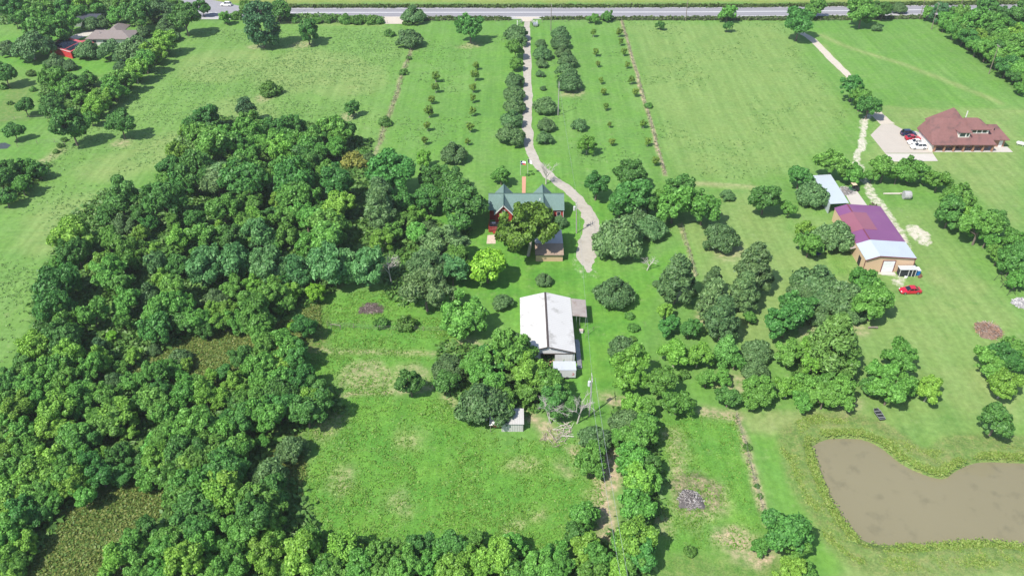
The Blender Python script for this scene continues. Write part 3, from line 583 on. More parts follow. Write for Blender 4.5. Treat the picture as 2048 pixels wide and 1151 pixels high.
# ---- 5. long metal workshop ----------------------------------------------------------------------
wk = thing('metal_workshop', (84.5, 166, 0), 'long tan metal workshop with purple roof, salmon band and pale blue end', 'workshop')
xw, xr, xv, xe = 78.95, 81.9, 85.3, 90.15
def prof(zw=3.4, zr=4.5, zv=4.25, ze=3.9, d=0): return [(xw, zw-d), (xr, zr-d), (xv, zv-d), (xe, ze-d)]
pr_ = prof(d=.10)
wp = [(xw+.08, 0), (xe-.08, 0)]+[(min(max(x_, xw+.08), xe-.08), z_) for x_, z_ in reversed(pr_)]
P('wall', MB().prism(wp, 'y', 154.9, 161.2).prism(wp, 'y', 161.203, 177.1), M_tan_wall, wk)
def roofstrip(b, ya, yb, lift=0, xs_=None):
    q_ = prof()
    for k in range(3): b.slab([(q_[k][0]+(.002 if k else 0), ya, q_[k][1]+lift), (q_[k+1][0], ya, q_[k+1][1]+lift), (q_[k+1][0], yb, q_[k+1][1]+lift), (q_[k][0]+(.002 if k else 0), yb, q_[k][1]+lift)], .07)
    return b
P('roof', roofstrip(MB(), 161.3, 177.4), M_purple, wk)
sr = MB()
zz = lambda x_: float(np.interp(x_, [xw,xr,xv,xe], [3.4,4.5,4.25,3.9]))
sr.slab([(xw-.02, 165.9, 3.45), (xr, 165.9, 4.55), (xr, 173.6, 4.55), (xw-.02, 173.6, 3.45)], .04); sr.slab([(xr+.003, 165.9, 4.55), (xv, 165.9, 4.30), (xv, 173.6, 4.30), (xr+.003, 173.6, 4.55)], .04)
P('roof_band', sr, M_purple2, wk); P('south_roof', roofstrip(MB(), 154.6, 161.29), M_greyblue, wk)
P('ridge_cap', MB().box(xr-.15, xr+.15, 161.3, 165.88, 4.503, 4.54), M_maroon, wk); P('ridge_cap', MB().box(xr-.15, xr+.15, 173.62, 177.4, 4.503, 4.54), M_maroon, wk)
tr = MB(); q_ = prof()
for k in range(3): tr.slab([(q_[k][0], 154.5, q_[k][1]+.01), (q_[k+1][0], 154.5, q_[k+1][1]+.01), (q_[k+1][0], 154.595, q_[k+1][1]+.01), (q_[k][0], 154.595, q_[k][1]+.01)], .2)
tr.box(xw+.03, xw+.13, 154.8, 154.897, 0, 3.2); tr.box(xe-.13, xe-.03, 154.8, 154.897, 0, 3.6); P('maroon_trim', tr, M_maroon, wk)
dr = P('roll_door', MB().box(83.15, 85.75, 154.82, 154.896, .03, 3.0), M_rolldoor, wk)
q = P('door_frame', MB().box(83.0, 83.146, 154.78, 154.897, 0, 3.1).box(85.754, 85.9, 154.78, 154.897, 0, 3.1).box(83.147, 85.753, 154.78, 154.897, 3.004, 3.12), M_maroon, wk); q.parent = dr
P('doorway_shade', MB().box(xw+.02, xw+.077, 157.0, 158.4, .05, 2.3), M_shade, wk); P('side_canopy', MB().slab([(77.7,160.6,2.4),(xw+.05,160.6,2.75),(xw+.05,163.6,2.75),(77.7,163.6,2.4)], .06), M_rust, wk)  # doorway is a dark slab on the solid wall, its inner shade painted
P('concrete_step', MB().box(83.0, 86.2, 153.6, 154.7, 0, .09), M_conc2, wk)
cpo = thing('carport', (81.2, 187.4, 0), 'pale blue metal roofed open carport north of the purple roofed workshop', 'carport')
P('roof', MB().slab([(78.95, 180.1, 2.95), (83.5, 180.1, 3.25), (83.5, 194.8, 3.25), (78.95, 194.8, 2.95)], .07), M_greyblue_x, cpo)
for px_ in (79.15, 83.3):
    for py_ in (180.4, 187.4, 194.5): P('post', MB().tube((px_,py_,0),(px_,py_,2.85),.07), M_steel, cpo)
P('back_wall', MB().box(79.0, 79.08, 180.5, 194.4, 0, 2.8), M_greyblue_x, cpo)
pen = thing('dog_kennel', (88.3, 153.9, 0), 'dark mesh kennel with flat grey roof and white posts against the workshop end', 'kennel')
P('mesh_wall', MB().box(86.55,90.15,153.0,154.4,.05,1.85), M_black, pen); P('roof', MB().box(86.4,90.3,152.85,154.6,1.9,1.97), mk('grey_flat_roof', (.48,.5,.5), .5, var=.1), pen)
for xk in (86.55, 88.5, 89.3, 90.1): P('post', MB().box(xk-.05, xk+.05, 152.93, 152.997, 0, 1.88), M_whitepaint, pen)
P('feed_tub', MB().tube((87.9,152.5,0),(87.9,152.5,.35),.3,.35,n=10), M_whitepaint, pen)
o = thing('blue_bin', (90.9,154.0,0), 'bright blue plastic bin with white lid at the workshop corner', 'bin')
P('body', MB().box(90.5,91.4,153.4,154.5,0,1.3), M_bluep, o, bevel=.05); P('lid', MB().box(90.46,91.44,153.36,154.9,1.303,1.4), M_whitepaint, o, bevel=.02)
o = thing('crate_pile', (91.3,152.7,0), 'small pile of brown crates in front of the blue bin', 'crates')
for k, (a, c_, s_) in enumerate(((91.0,152.6,.5),(91.5,152.9,.4),(91.2,152.7,.35))): P('crate', MB().box(a-s_/2,a+s_/2,c_-s_/2,c_+s_/2,.46 if k == 2 else 0,.8 if k == 2 else .45), mk('brown_crate', (.22,.10,.06), .8, var=.3), o)
# ---- 6. red barn with solar panels, white house, long dark barn ------------------------------------
ca, cb, cc = [np.array(at(x, y, 2.6)) for x, y in ((94.7,90.5),(119.6,77.7),(141,104))]
u = cc-ca; L_ = np.linalg.norm(u); u /= L_; v = np.array([-u[1], u[0], 0]); rb = local('red_metal_barn', (ca[0], ca[1], 0), 'low red metal barn whose roof carries dark solar panels', 'barn', rz=math.atan2(u[1], u[0]))
P('wall', MB().box(.15, L_-.15, .15, 7.4, 0, 2.5), M_red_metal, rb); rf = P('roof', MB().slab([(0,0,2.6),(L_,0,2.6),(L_,7.6,3.5),(0,7.6,3.5)], .08), M_red_roof, rb)
for xa, xb in ((1.0, L_*.68), (L_*.72, L_-.7)): P('solar_panel', MB().slab([(xa,.5,2.76),(xb,.5,2.76),(xb,6.4,3.46),(xa,6.4,3.46)], .05), M_solar, rb)
P('eave_trim', MB().box(-.02,L_+.02,-.06,-.004,2.42,2.62), mk('pink_white_trim', (.75,.55,.55), .5), rb); P('open_side_shade', MB().box(L_-.148, L_-.09, .6, 6.6, .1, 2.2), M_shade, rb)  # open end is a dark slab on the closed wall, shade as colour
P('side_roof', MB().slab([(6.5,7.7,2.9),(L_-1,7.7,2.9),(L_-1,10.6,2.5),(6.5,10.6,2.5)], .07), M_red_roof, rb)
wh = thing('white_house', (-146.5,303,0), 'white walled house with a low grey shingle roof behind the red barn', 'house')
P('wall', MB().box(-154.3,-139.2,299.2,307.5,0,2.5), M_whitepaint, wh); r = MB()
hip(-155.0,-138.5,298.5,308.2,2.7,((-151.0,303.3,4.3),(-143,303.3,4.3))); hip(-150,-144,303,314,2.706,((-147,306.5,4.4),(-147,311,4.4)))
P('roof', r, M_grey_sh, wh); P('vent', MB().tube((-150.3,301.5,3.3),(-150.3,301.5,4.5),.1), M_steel, wh); window(wh, -152.8, -151.4, 299.2, .9, 2.0); window(wh, -149.0, -147.4, 299.2, .9, 2.0)
lb = thing('dark_roofed_barn', (-163.5,322,0), 'long dark roofed barn half hidden in trees near the highway', 'barn')
P('wall', MB().box(-168.4,-158.6,319.6,325.5,0,2.9), M_steel, lb); P('roof', MB().slab([(-169,319,3.0),(-158,319,3.0),(-158,322.4,4.1),(-169,322.4,4.1)],.08).slab([(-169,322.42,4.1),(-158,322.42,4.1),(-158,326,3.0),(-169,326,3.0)],.08), mk('charcoal_roof', (.05,.055,.07), .5), lb)
# ---- 7. small shed under the trees -----------------------------------------------------------------
ss = thing('small_metal_shed', (.1,106.7,0), 'small pale metal shed half under trees at the top of the bottom field', 'shed')
P('wall', MB().box(-1.85,1.98,105.3,108.3,0,1.98), mk('ribbed_white_siding', (.60,.59,.58), .5, var=.05, streak=('X',.3,.45)), ss)
P('roof', MB().slab([(-1.98,105.05,2.08),(2.1,105.05,2.08),(2.1,108.6,2.5),(-1.98,108.6,2.5)],.06), mk('pale_ribbed_roof', (.50,.485,.47), .5, var=.08, streak=('X',.3,.2)), ss)
P('lean_to_roof', MB().slab([(-4.0,105.1,1.75),(-1.99,105.1,1.98),(-1.99,107.9,2.3),(-4.0,107.9,2.05)],.05), M_whitepaint, ss); P('lean_to_back', MB().box(-3.9,-1.86,107.4,107.5,0,1.9), M_rust, ss)
P('post', MB().tube((-3.8,105.3,0),(-3.8,105.3,1.72),.06), M_wood, ss); P('door', MB().box(-3.5,-1.9,105.5,105.56,1.0,1.7), mk('rusty_panel', (.33,.13,.08), .8, var=.3), ss)
# ================================================================== VEHICLES
M_tyre = mk('tyre_rubber', (.02,.02,.021), .9); M_rim = mk('alloy_rim', (.45,.46,.47), .35, .8)
M_cglass = mk('car_glass', (.012,.016,.02), .05, var=.1, spec=.9); M_lampw = mk('headlamp_lens', (.75,.77,.78), .15); M_lampr = mk('tail_lamp_lens', (.35,.01,.012), .2); M_bump = mk('black_trim', (.025,.025,.027), .6)
def paint(n, c): 
    m = mk(n, c, .28, var=.03, spec=.5); m.node_tree.nodes['Principled BSDF'].inputs['Coat Weight'].default_value = .6; m.node_tree.nodes['Principled BSDF'].inputs['Coat Roughness'].default_value = .06; return m
def loft(sec, cap=True):
    """sections (x, [(y,z)...]) -> closed skin"""
    b = MB(); n = len(sec[0][1])
    for x, pts in sec: b.v += [(x, y, z) for y, z in pts]
    for i in range(len(sec)-1):
        for k in range(n):
            q = (k+1) % n; b.f.append((i*n+k, (i+1)*n+k, (i+1)*n+q, i*n+q)); b.m.append(0)
    b.f.append(tuple(range(n))); b.f.append(tuple(range((len(sec)-1)*n+n-1, (len(sec)-1)*n-1, -1))); b.m += [0, 0]
    return b
def car(label, loc, rz, mat, suv=False, L=4.6, Wd=1.82, group=None, name='parked_car', cat='car'):
    o = local(name, loc, label, cat, group, rz); h = Wd/2; belt = 1.02 if suv else .92; top = 1.72 if suv else 1.44
    def ring(w, z0, z1, sh): return [(-w*.96,z0),(w*.96,z0),(w,z0+.18),(w,z1-.22),(w-sh,z1),(-w+sh,z1),(-w,z1-.22),(-w,z0+.18)]
    f = -L/2                                      # the nose points to -x
    st = [(f,.62,.36,.58,.1),(f+.08,.78,.26,.68,.12),(f+.45,.95,.2,.80,.12),(f+1.0,1,.2,.88,.1),(f+1.45,1,.2,belt,.07),(L/2-1.3,1,.2,belt+.02,.07),(L/2-.5,.98,.22,belt+.03,.08),(L/2-.12,.9,.26,belt-.02,.12),(L/2,.78,.36,belt-.18,.14)]
    if suv: st[2] = (f+.45,.96,.24,.9,.12); st[3] = (f+1.0,1,.24,.98,.1)
    P('body', loft([(x, ring(h*w, z0, z1, sh)) for x, w, z0, z1, sh in st]), mat, o, smooth=False, bevel=.05)
    c0, c1, c2, c3 = (f+1.3, f+1.95, L/2-.75, L/2-.2) if suv else (f+1.35, f+2.15, L/2-1.35, L/2-.55)
    def cab(w, z): return [(-w,belt-.03),(w,belt-.03),(w-.04-.16*(z-belt)/.5,z),(-w+.04+.16*(z-belt)/.5,z)]
    P('windows', loft([(c0,cab(h-.10,belt+.02)),(c1,cab(h-.09,top-.05)),(c2,cab(h-.09,top-.06)),(c3,cab(h-.12,belt+.04))]), M_cglass, o)
    rw = h-.26; P('roof', MB().slab([(c1-.05,-rw,top-.03),(c1+.1,-rw,top),(c2,-rw,top-.02),(c2,rw,top-.02),(c1+.1,rw,top),(c1-.05,rw,top-.03)],.07,up=True), mat, o)
    for s in (-1,1):
        for xa, xb in ((c1, c0+.06), (c2, c3-.06), ((c1+c2)/2, (c1+c2)/2+.02)):
            P('pillar', MB().tube((xa, s*rw, top-.05), (xb, s*(h-.1), belt), .045, n=4), mat, o)
    for s in (-1,1):
        P('headlight', MB().box(f+.02,f+.2,s*h*.62-.17,s*h*.62+.17,.60,.73), M_lampw, o); P('tail_light', MB().box(L/2-.14,L/2+.005,s*h*.68-.14,s*h*.68+.14,belt-.28,belt-.12), M_lampr, o)
        P('mirror', MB().box(c0+.25,c0+.4,s*(h+.02)-.09,s*(h+.02)+.09,belt+.02,belt+.16), mat, o)
        for wx in (f+.9, L/2-.88):
            w_ = P('wheel', MB().tube((wx,s*(h-.2),.33),(wx,s*(h+.012),.33),.335,n=16), M_tyre, o); r_ = P('rim', MB().tube((wx,s*(h+.013),.33),(wx,s*(h+.03),.33),.22,n=12), M_rim, o); r_.parent = w_
    P('bumper', MB().box(f-.02,f+.1,-h*.6,h*.6,.28,.42), M_bump, o); P('bumper', MB().box(L/2-.1,L/2+.02,-h*.66,h*.66,.3,.44), M_bump, o)
    return o
M_cred, M_cred2, M_cwhite, M_cnavy = paint('red_car_paint', (.50,.012,.035)), paint('crimson_car_paint', (.42,.012,.03)), paint('white_car_paint', (.80,.80,.79)), paint('navy_car_paint', (.012,.022,.07))
def g(x, y): p = at(x, y); return (p[0], p[1], 0)
car('bright red saloon car parked alone on the grass south of the metal workshop', g(1819,584), R(2), M_cred)
gd = 'cars parked at the brick house'
for lab, p, rz, m, s in (('dark navy car at the far end of the row by the garage', (1816,270.5), 180, M_cnavy, True), ('red car between the navy and white cars on the concrete driveway', (1825,279.5), 180, M_cred2, False),
                         ('white saloon squeezed between the red car and the white off-roader', (1830,288), 0, M_cwhite, False), ('white off-roader nearest the camera on the concrete driveway', (1836,297), 0, M_cwhite, True)):
    q = g(*p); car(lab, (q[0], q[1], .055), R(rz), m, s, 4.5, group=gd)
q = g(453,12); car('white car driving on the highway behind the left trees', (q[0],q[1],.045), R(-4), M_cwhite, True, name='moving_car')
car('small blue car parked under the oaks near the white house', g(255,121), R(15), paint('blue_car_paint', (.02,.10,.42)), False, 4.3)
def buggy(loc):
    o = local('utility_buggy', loc, 'small green utility buggy with tan roof on the concrete pad', 'buggy', rz=R(10)); m = paint('green_buggy_paint', (.03,.10,.05))
    P('body', loft([(-1.3,[(-.5,.4),(.5,.4),(.5,.7),(-.5,.7)]),(-.9,[(-.65,.3),(.65,.3),(.65,.95),(-.65,.95)]),(-.2,[(-.7,.3),(.7,.3),(.7,.6),(-.7,.6)]),(.3,[(-.7,.3),(.7,.3),(.7,.6),(-.7,.6)])]), m, o)
    P('cargo_bed', MB().box(.32,1.35,-.7,.7,.5,.95), M_bump, o); P('seat', MB().box(-.2,.25,-.55,.55,.61,.85).box(.15,.28,-.55,.55,.853,1.3), M_bump, o)
    P('roof', MB().slab([(-.75,-.7,1.95),(.4,-.7,1.98),(.4,.7,1.98),(-.75,.7,1.95)],.06), mk('tan_canopy', (.62,.48,.34), .7), o)
    for x_, y_ in ((-.7,-.64),(-.7,.64),(.35,-.64),(.35,.64)): P('post', MB().tube((x_,y_,.6),(x_,y_,1.9),.03), M_bump, o)
    for x_ in (-.85,.9):
        for s in (-1,1): P('wheel', MB().tube((x_,s*.55,.3),(x_,s*.8,.3),.3,n=12), M_tyre, o)
buggy((*at(1706,381)[:2], .055))
# ================================================================== POLES, FENCES, YARD THINGS
def pole(p, h, label, arms=1, pale=False, trans=False, lean=0.0, ang=90, group='timber utility poles'):
    x, y, _ = at(*p); o = local('utility_pole', (x,y,0), label, 'utility pole', group); m = M_palep if pale else M_pole
    P('pole', MB().tube((0,0,0),(lean,0,h),.15,.10,n=8), m, o); a = R(ang)
    for k in range(arms):
        z = h-.35-.9*k; P('crossarm', MB().tube((lean-1.1*cos(a),-1.1*sin(a),z),(lean+1.1*cos(a),1.1*sin(a),z),.06,n=4), m, o)
        for f in (-1.0,-.5,.5,1.0): P('insulator', MB().tube((lean+f*cos(a),f*sin(a),z+.05),(lean+f*cos(a),f*sin(a),z+.26),.05,.04,n=6), M_whitepaint, o)
    if trans:
        P('transformer', MB().tube((lean-.42,0,h-2.2),(lean-.42,0,h-1.2),.27,n=10), mk('grey_can', (.55,.57,.58), .4), o); P('bracket', MB().tube((lean,0,h-1.6),(lean-.3,0,h-1.6),.04,n=4), M_steel, o)
    return o
pole((1153,466), 8.6, 'pale pole with a grey transformer beside the red house', 2, True, True, lean=-.4)
pole((1178.5,831), 9.6, 'pale pole with a grey transformer between the two bleached dead trees', 1, True, True)
pole((1116,231), 10.6, 'thin pale pole standing among the oaks right of the driveway', 1, True)
for p, lab in (((1839,38),'dark leaning pole at the right end of the roadside fence'),((1862.5,59),'dark pole at the corner of the right thicket'),((1977.5,148),'dark pole against the edge of the right thicket'),((1101.5,62),'pole by the highway right of the entrance gate'),((1371,42),'pole by the highway behind the big right pasture'),((577,30),'pole by the highway behind the tall left tree'),((1917,28),'far pole in front of the highway behind the thicket')):
    pole(p, 10, lab)
def wires(name, pts, lab, group):
    b = MB()
    for a, c in zip(pts[:-1], pts[1:]):
        pv = None
        for k in range(13):
            f = k/12; q = np.array(a)*(1-f)+np.array(c)*f; q[2] -= 1.1*4*f*(1-f)
            if pv is not None: b.tube(pv, q, .022, n=3, cap=False)
            pv = q
    tag(b.build(name, M_steel), lab, 'power line', group)
def top(p, h, dx=0): x, y, _ = at(*p); return (x+dx, y, h)
for dx, lab in ((-.5,'left one of two thin power lines above the bottom trees'),(.5,'right one of two thin power lines above the bottom trees')):
    wires('power_line', [top((1178.5,831),9.3,dx), (15.6+dx, 62, 9.4)], lab, 'power lines')
wires('power_line', [top((1178.5,831),9.4), top((1153,466),8.4)], 'thin power line running north from the barn pole to the house pole', 'power lines'); wires('power_line', [top((1153,466),8.4), top((1116,231),10.4)], 'thin power line from the house pole to the orchard pole', 'power lines')
M_wirem = mk('dull_wire', (.16,.16,.15), .6)
def fence(pxs, label, h=1.25, step=4.0, group='wire fences', rails=3, mat=None, name='wire_fence', rp=.055):
    Q = A(pxs); mat = mat or M_wood; o = thing(name, (*Q[0],0), label, 'fence', group); b = MB(); seg = []
    for a, c in zip(Q[:-1], Q[1:]):
        n = max(1, int(np.linalg.norm(c-a)/step))
        seg += [a+(c-a)*k/n for k in range(n)]
    seg.append(Q[-1]); rr = random.Random(len(label))
    if len(seg) > 99: seg = seg[:99]
    for q in seg:
        e = (rr.random()-.5)*.12; P('post', MB().tube((q[0],q[1],0),(q[0]+e,q[1]+e*.5,h+(rr.random()-.5)*.15),rp,n=5), mat, o)
    for k in range(rails):
        z = h*(k+.8)/(rails+.1)
        for a, c in zip(seg[:-1], seg[1:]): b.tube((a[0],a[1],z),(c[0],c[1],z),.014,n=3,cap=False)
    P('wire', b, M_wirem, o); return o
fence([(824,95),(806,150),(780,225),(757,290),(742,330)], 'overgrown wire fence between the left pasture and the orchard')
fence([(1243,43),(1287,195),(1330,350)], 'straight wire fence on a bare strip between the right orchard and pasture')
fence([(1363,452),(1378,505),(1392,552)], 'short straight wire fence below the tree clump right of the drive')
fence([(1472,832),(1490,890),(1508,960),(1532,1042)], 'weedy wire fence left of the pond lawn')
fence([(1062,46),(1243,42),(1450,41),(1595,41)], 'roadside wire fence along the right pastures', rails=4)
fence([(1640,43),(1838,39)], 'roadside wire fence in front of the right hand pecans', rails=4)
fence([(560,50),(700,46),(775,47)], 'roadside wire fence behind the left pasture'); fence([(838,44),(940,43),(1042,45)], 'roadside wire fence left of the entrance gate')
fence([(0,242),(60,239),(130,237),(143,262)], 'old wire fence above the small left paddock'); fence([(35,293),(75,288),(110,285),(130,290)], 'old wire fence below the lone tree in the small left paddock')
fence([(655,652),(760,660),(890,662)], 'low wire fence across the weedy yard below the dark leaf pile')
fence([(560,11.5),(820,11.5),(1100,11.5),(1400,10.5)], 'long wire fence on the far side of the highway', step=5.5)
gt = local('entrance_gate', g(1054,46), 'pair of white entrance wing fences either side of the driveway mouth', 'gate')
for s in (-1,1):
    w_ = MB(); 
    for k in range(3): w_.tube((s*2.0,0,.4+.4*k),(s*3.8,-2.7,.4+.4*k),.05,n=4)
    P('wing_rail', w_, M_whitepaint, gt)
    P('gate_post', MB().box(s*2.0-.14,s*2.0+.14,-.14,.14,0,1.9), M_whitepaint, gt); P('gate_post', MB().box(s*3.8-.14,s*3.8+.14,-2.84,-2.56,0,1.9), M_whitepaint, gt)
    P('gate_leaf', MB().box(s*1.9-.04,s*1.9+.04,-2.6,-.2,.3,.38).box(s*1.9-.04,s*1.9+.04,-2.6,-.2,1.2,1.28).tube((s*1.9,-2.5,.3),(s*1.9,-.3,1.25),.04), M_bump, gt)
bb = local('small_utility_trailer', g(1071,52), 'small pale trailer standing just inside the entrance gate', 'trailer'); P('body', MB().box(-.9,.9,-1.4,1.4,.5,1.0), M_steel, bb); P('wheel', MB().tube((-1.1,0,.3),(-.92,0,.3),.3,n=10), M_tyre, bb); P('wheel', MB().tube((.92,0,.3),(1.1,0,.3),.3,n=10), M_tyre, bb); P('hitch', MB().box(-.06,.06,-2.5,-1.41,.5,.58), M_steel, bb)
# flags
def flagpole(p, h, label, star):
    o = local('flagpole', g(*p), label, 'flagpole', 'flagpoles at the brick path'); P('pole', MB().tube((0,0,0),(0,0,h),.05,.035,n=6), M_whitepaint, o); P('finial', MB().blob((0,0,h+.07),.08,.08,.08), M_steel, o)
    if star:
        a, c = MB(), MB(); w = lambda x: .16*sin(x*2.4)*x
        def quad(x0,x1,z0,z1,mi,t=.02):
            for k in range(6):
                xa, xb = x0+(x1-x0)*k/6, x0+(x1-x0)*(k+1)/6; a.slab([(xa,w(xa),z0-.14*xa),(xb,w(xb),z0-.14*xb),(xb,w(xb)+.25,z1-.14*xb),(xa,w(xa)+.25,z1-.14*xa)], t, mi)
        quad(.06,.50,h-1.05,h-.1,0); quad(.502,1.35,h-.56,h-.1,1); quad(.502,1.35,h-1.05,h-.564,2)
        fl = P('flag', a, [mk('flag_blue', (.02,.04,.16), .8), mk('flag_white', (.8,.8,.8), .8), mk('flag_red', (.55,.03,.05), .8)], o)
        pts = [(.28+(.16 if k % 2 == 0 else .065)*sin(k*pi/5), .16, h-.57-.04+(.16 if k % 2 == 0 else .065)*cos(k*pi/5)) for k in range(10)]
        s_ = P('star', MB().face([(x, w(.28)+.10+(z-h+.57)*.26-.035, z) for x, _, z in pts]), mk('star_white', (.8,.8,.8), .8), o); s_.parent = fl
    else:
        a = MB()
        for k in range(5): a.slab([(.05+k*.2,.05*sin(k),h-1.1-.1*k),(.05+k*.2+.2,.05*sin(k+1),h-1.2-.1*k),(.05+k*.2+.2,.05*sin(k+1)+.2,h-.2-.12*k),(.05+k*.2,.05*sin(k)+.2,h-.1-.12*k)], .02, 0 if k > 1 else 1)
        P('flag', a, [mk('pale_flag', (.75,.75,.76), .8), mk('dark_flag_hoist', (.05,.05,.07), .8)], o)
flagpole((1041,350), 4.2, 'left flagpole flying a red, white and blue lone star flag', True); flagpole((1055.5,350), 4.8, 'right flagpole with a pale drooping flag', False)
# swing frame on the right lawn
sw = local('swing_frame', g(2007,578), 'long dark swing set frame on the right lawn', 'swing set'); a = np.array(at(1996,560)[:2])-np.array(at(2007,578)[:2]); c = np.array(at(2022,590)[:2])-np.array(at(2007,578)[:2]); nn = np.array([-(c-a)[1],(c-a)[0]])/np.linalg.norm(c-a)
M_iron = mk('dark_iron', (.035,.04,.03), .6)
P('top_bar', MB().tube((*a,2.1),(*c,2.1),.06), M_iron, sw)
for f in (0,.5,1):
    q = a+(c-a)*f
    for s in (-1,1): P('leg', MB().tube((*q,2.1),(*(q+nn*s*.95),0),.05), M_iron, sw)
for f in (.2,.35,.65,.85):
    q = a+(c-a)*f; se = P('swing_seat', MB().box(q[0]-.22,q[0]+.22,q[1]-.1,q[1]+.1,.5,.55), M_iron, sw); ch = P('chain', MB().tube((q[0]-.2,q[1],.55),(q[0]-.2,q[1],2.08),.012,n=3).tube((q[0]+.2,q[1],.55),(q[0]+.2,q[1],2.08),.012,n=3), M_iron, sw); ch.parent = se
bo = local('rowing_boat', g(1756.5,830), 'small black boat with pale bench seats on the grass above the pond', 'boat', rz=R(97)); hb = loft([(-1.4,[(-.45,.12),(.45,.12),(.55,.5),(-.55,.5)]),(.6,[(-.5,.08),(.5,.08),(.62,.5),(-.62,.5)]),(1.3,[(-.28,.16),(.28,.16),(.36,.55),(-.36,.55)])])
P('hull', hb, M_black, bo); P('gunwale', MB().tube((-1.4,-.57,.52),(.6,-.64,.52),.04).tube((.6,-.64,.52),(1.32,-.36,.57),.04).tube((-1.4,.57,.52),(.6,.64,.52),.04).tube((.6,.64,.52),(1.32,.36,.57),.04).tube((-1.4,-.57,.52),(-1.4,.57,.52),.04), M_steel, bo)
for xk in (-1.0,-.2,.6): P('bench_seat', MB().box(xk-.09,xk+.09,-.54,.54,.505,.55), M_steel, bo)
# tanks, bale, log, trampoline, machinery
def tank(p, rz, lab, L=2.6, r=.55):
    o = local('gas_tank', g(*p), lab, 'gas tank', 'white gas tanks', rz); b = MB(); n = 12; pr = [(-L/2,.02),(-L/2+.1,r*.6),(-L/2+.35,r*.95),(-L/2+.5,r),(L/2-.5,r),(L/2-.35,r*.95),(L/2-.1,r*.6),(L/2,.02)]
    for (xa,ra),(xb,rb_) in zip(pr[:-1],pr[1:]): b.tube((xa,0,r+.2),(xb,0,r+.2),ra,rb_,n=n,cap=False)
    P('shell', b, M_whitepaint, o, smooth=True); P('valve_cap', MB().tube((0,0,2*r+.17),(0,0,2*r+.4),.14,n=8), M_steel, o)
    for xk in (-.7,.7): P('foot', MB().box(xk-.12,xk+.12,-.3,.3,0,.4), M_steel, o)
tank((2040,291), R(-35), 'white gas tank on the lawn right of the brick house', 2.4, .5); tank((1602,560), R(78), 'white gas tank half hidden at the oak cluster by the lawn', 2.8, .6)
o = local('round_bale', g(1812,397), 'grey weathered round bale on the grass north-east of the workshop', 'bale'); 
b = MB(); rr = random.Random(5)
for k in range(6): b.tube((-.9+k*.3,0,1.05),(-.6+k*.3,0,1.05),1.0+rr.random()*.12,1.0+rr.random()*.12,n=14)
P('bale', b, mk('grey_straw', (.36,.36,.37), .95, var=.4, scale=3, bump=.5), o)
o = local('fallen_log', g(1790,389), 'long pale fallen log beside the grey round bale', 'log', rz=R(-3)); P('trunk', MB().tube((-3,0,.2),(1.8,.2,.22),.2,.26,n=8), mk('bleached_wood', (.5,.46,.4), .85, var=.2), o); P('branch', MB().tube((1.2,.1,.3),(2.4,-.9,.5),.1,.05), mk('bark_brown', (.16,.11,.08), .9), o)
o = local('trampoline', g(1630,508), 'round dark blue trampoline partly under the tree left of the workshop', 'trampoline'); P('mat', MB().tube((0,0,.7),(0,0,.72),1.1,n=20), mk('dark_blue_mat', (.02,.035,.09), .6), o); P('pad', MB().tube((0,0,.66),(0,0,.695),1.4,n=20), mk('slate_pad', (.06,.08,.13), .7), o)
for k in range(4): P('leg', MB().tube((1.25*cos(k*pi/2+.4),1.25*sin(k*pi/2+.4),0),(1.25*cos(k*pi/2+.4),1.25*sin(k*pi/2+.4),.65),.04), M_steel, o)
def heap(name, p, lab, cat, rad, h, n, cols, seed, flat=1.0, thick=.05, mound=True, elong=1.0):
    o = local(name, g(*p), lab, cat); rr = random.Random(seed); sets = [MB() for _ in cols]
    if mound:
        b = MB(); N, K = 26, 7
        for k in range(K+1):
            f = k/K
            for j in range(N):
                th = 2*pi*j/N; r = rad*(1-f)*(1+.18*sin(3*th+seed)+.1*sin(7*th)); b.v.append((r*cos(th)*elong, r*sin(th), h*.75*(1-(1-f)**2)*(1+.15*sin(5*th+k))-.05*(k==0)))
        for k in range(K):
            for j in range(N): q = (j+1)%N; b.f.append((k*N+j,k*N+q,(k+1)*N+q,(k+1)*N+j)); b.m.append(0)
        P('mound', b, mk(name+'_base', cols[0], .95, var=.4, scale=2, bump=.6), o)
    for k in range(n):
        r = rad*math.sqrt(rr.random()); th = rr.random()*2*pi; z = h*max(0,1-(r/rad)**2)*(.6+.45*rr.random()); L = rr.uniform(.4,1.5)*flat; a = rr.random()*2*pi; e = rr.uniform(-.5,.5)
        x, y = r*cos(th)*elong, r*sin(th); sets[rr.randrange(len(cols))].tube((x-L*cos(a)/2,y-L*sin(a)/2,max(.03,z-e*L/2)),(x+L*cos(a)/2,y+L*sin(a)/2,max(.03,z+e*L/2)),thick*rr.uniform(.6,1.4),thick*.4,n=4)
    for k, b in enumerate(sets):
        if b.f: P('sticks', b, mk(name+'_sticks', cols[k], .9, var=.25, scale=2), o)
heap('ash_pile', (1381,1000), 'pale grey burnt ash pile in the weedy right field', 'ash pile', 2.1, .9, 300, [(.11,.10,.10),(.46,.44,.44),(.28,.26,.26),(.36,.33,.32)], 3, .45, .06)
heap('brush_pile', (1976,662), 'brown and grey brush pile on the right lawn', 'brush pile', 2.6, 1.6, 420, [(.19,.13,.10),(.40,.34,.32),(.44,.24,.15),(.33,.20,.14)], 8, 1.2, .045)
heap('leaf_pile', (742,617), 'flat dark leaf pile in the weedy yard', 'leaf pile', 2.1, .3, 240, [(.08,.06,.055),(.18,.14,.12),(.30,.25,.22),(.13,.10,.10)], 9, .5, .05, elong=1.3)
heap('stone_pile', (2044,608), 'pale grey stone and junk heap at the right edge below the tree row', 'stone pile', 1.9, 1.1, 200, [(.30,.29,.30),(.50,.49,.49),(.40,.39,.40)], 12, .6, .12)
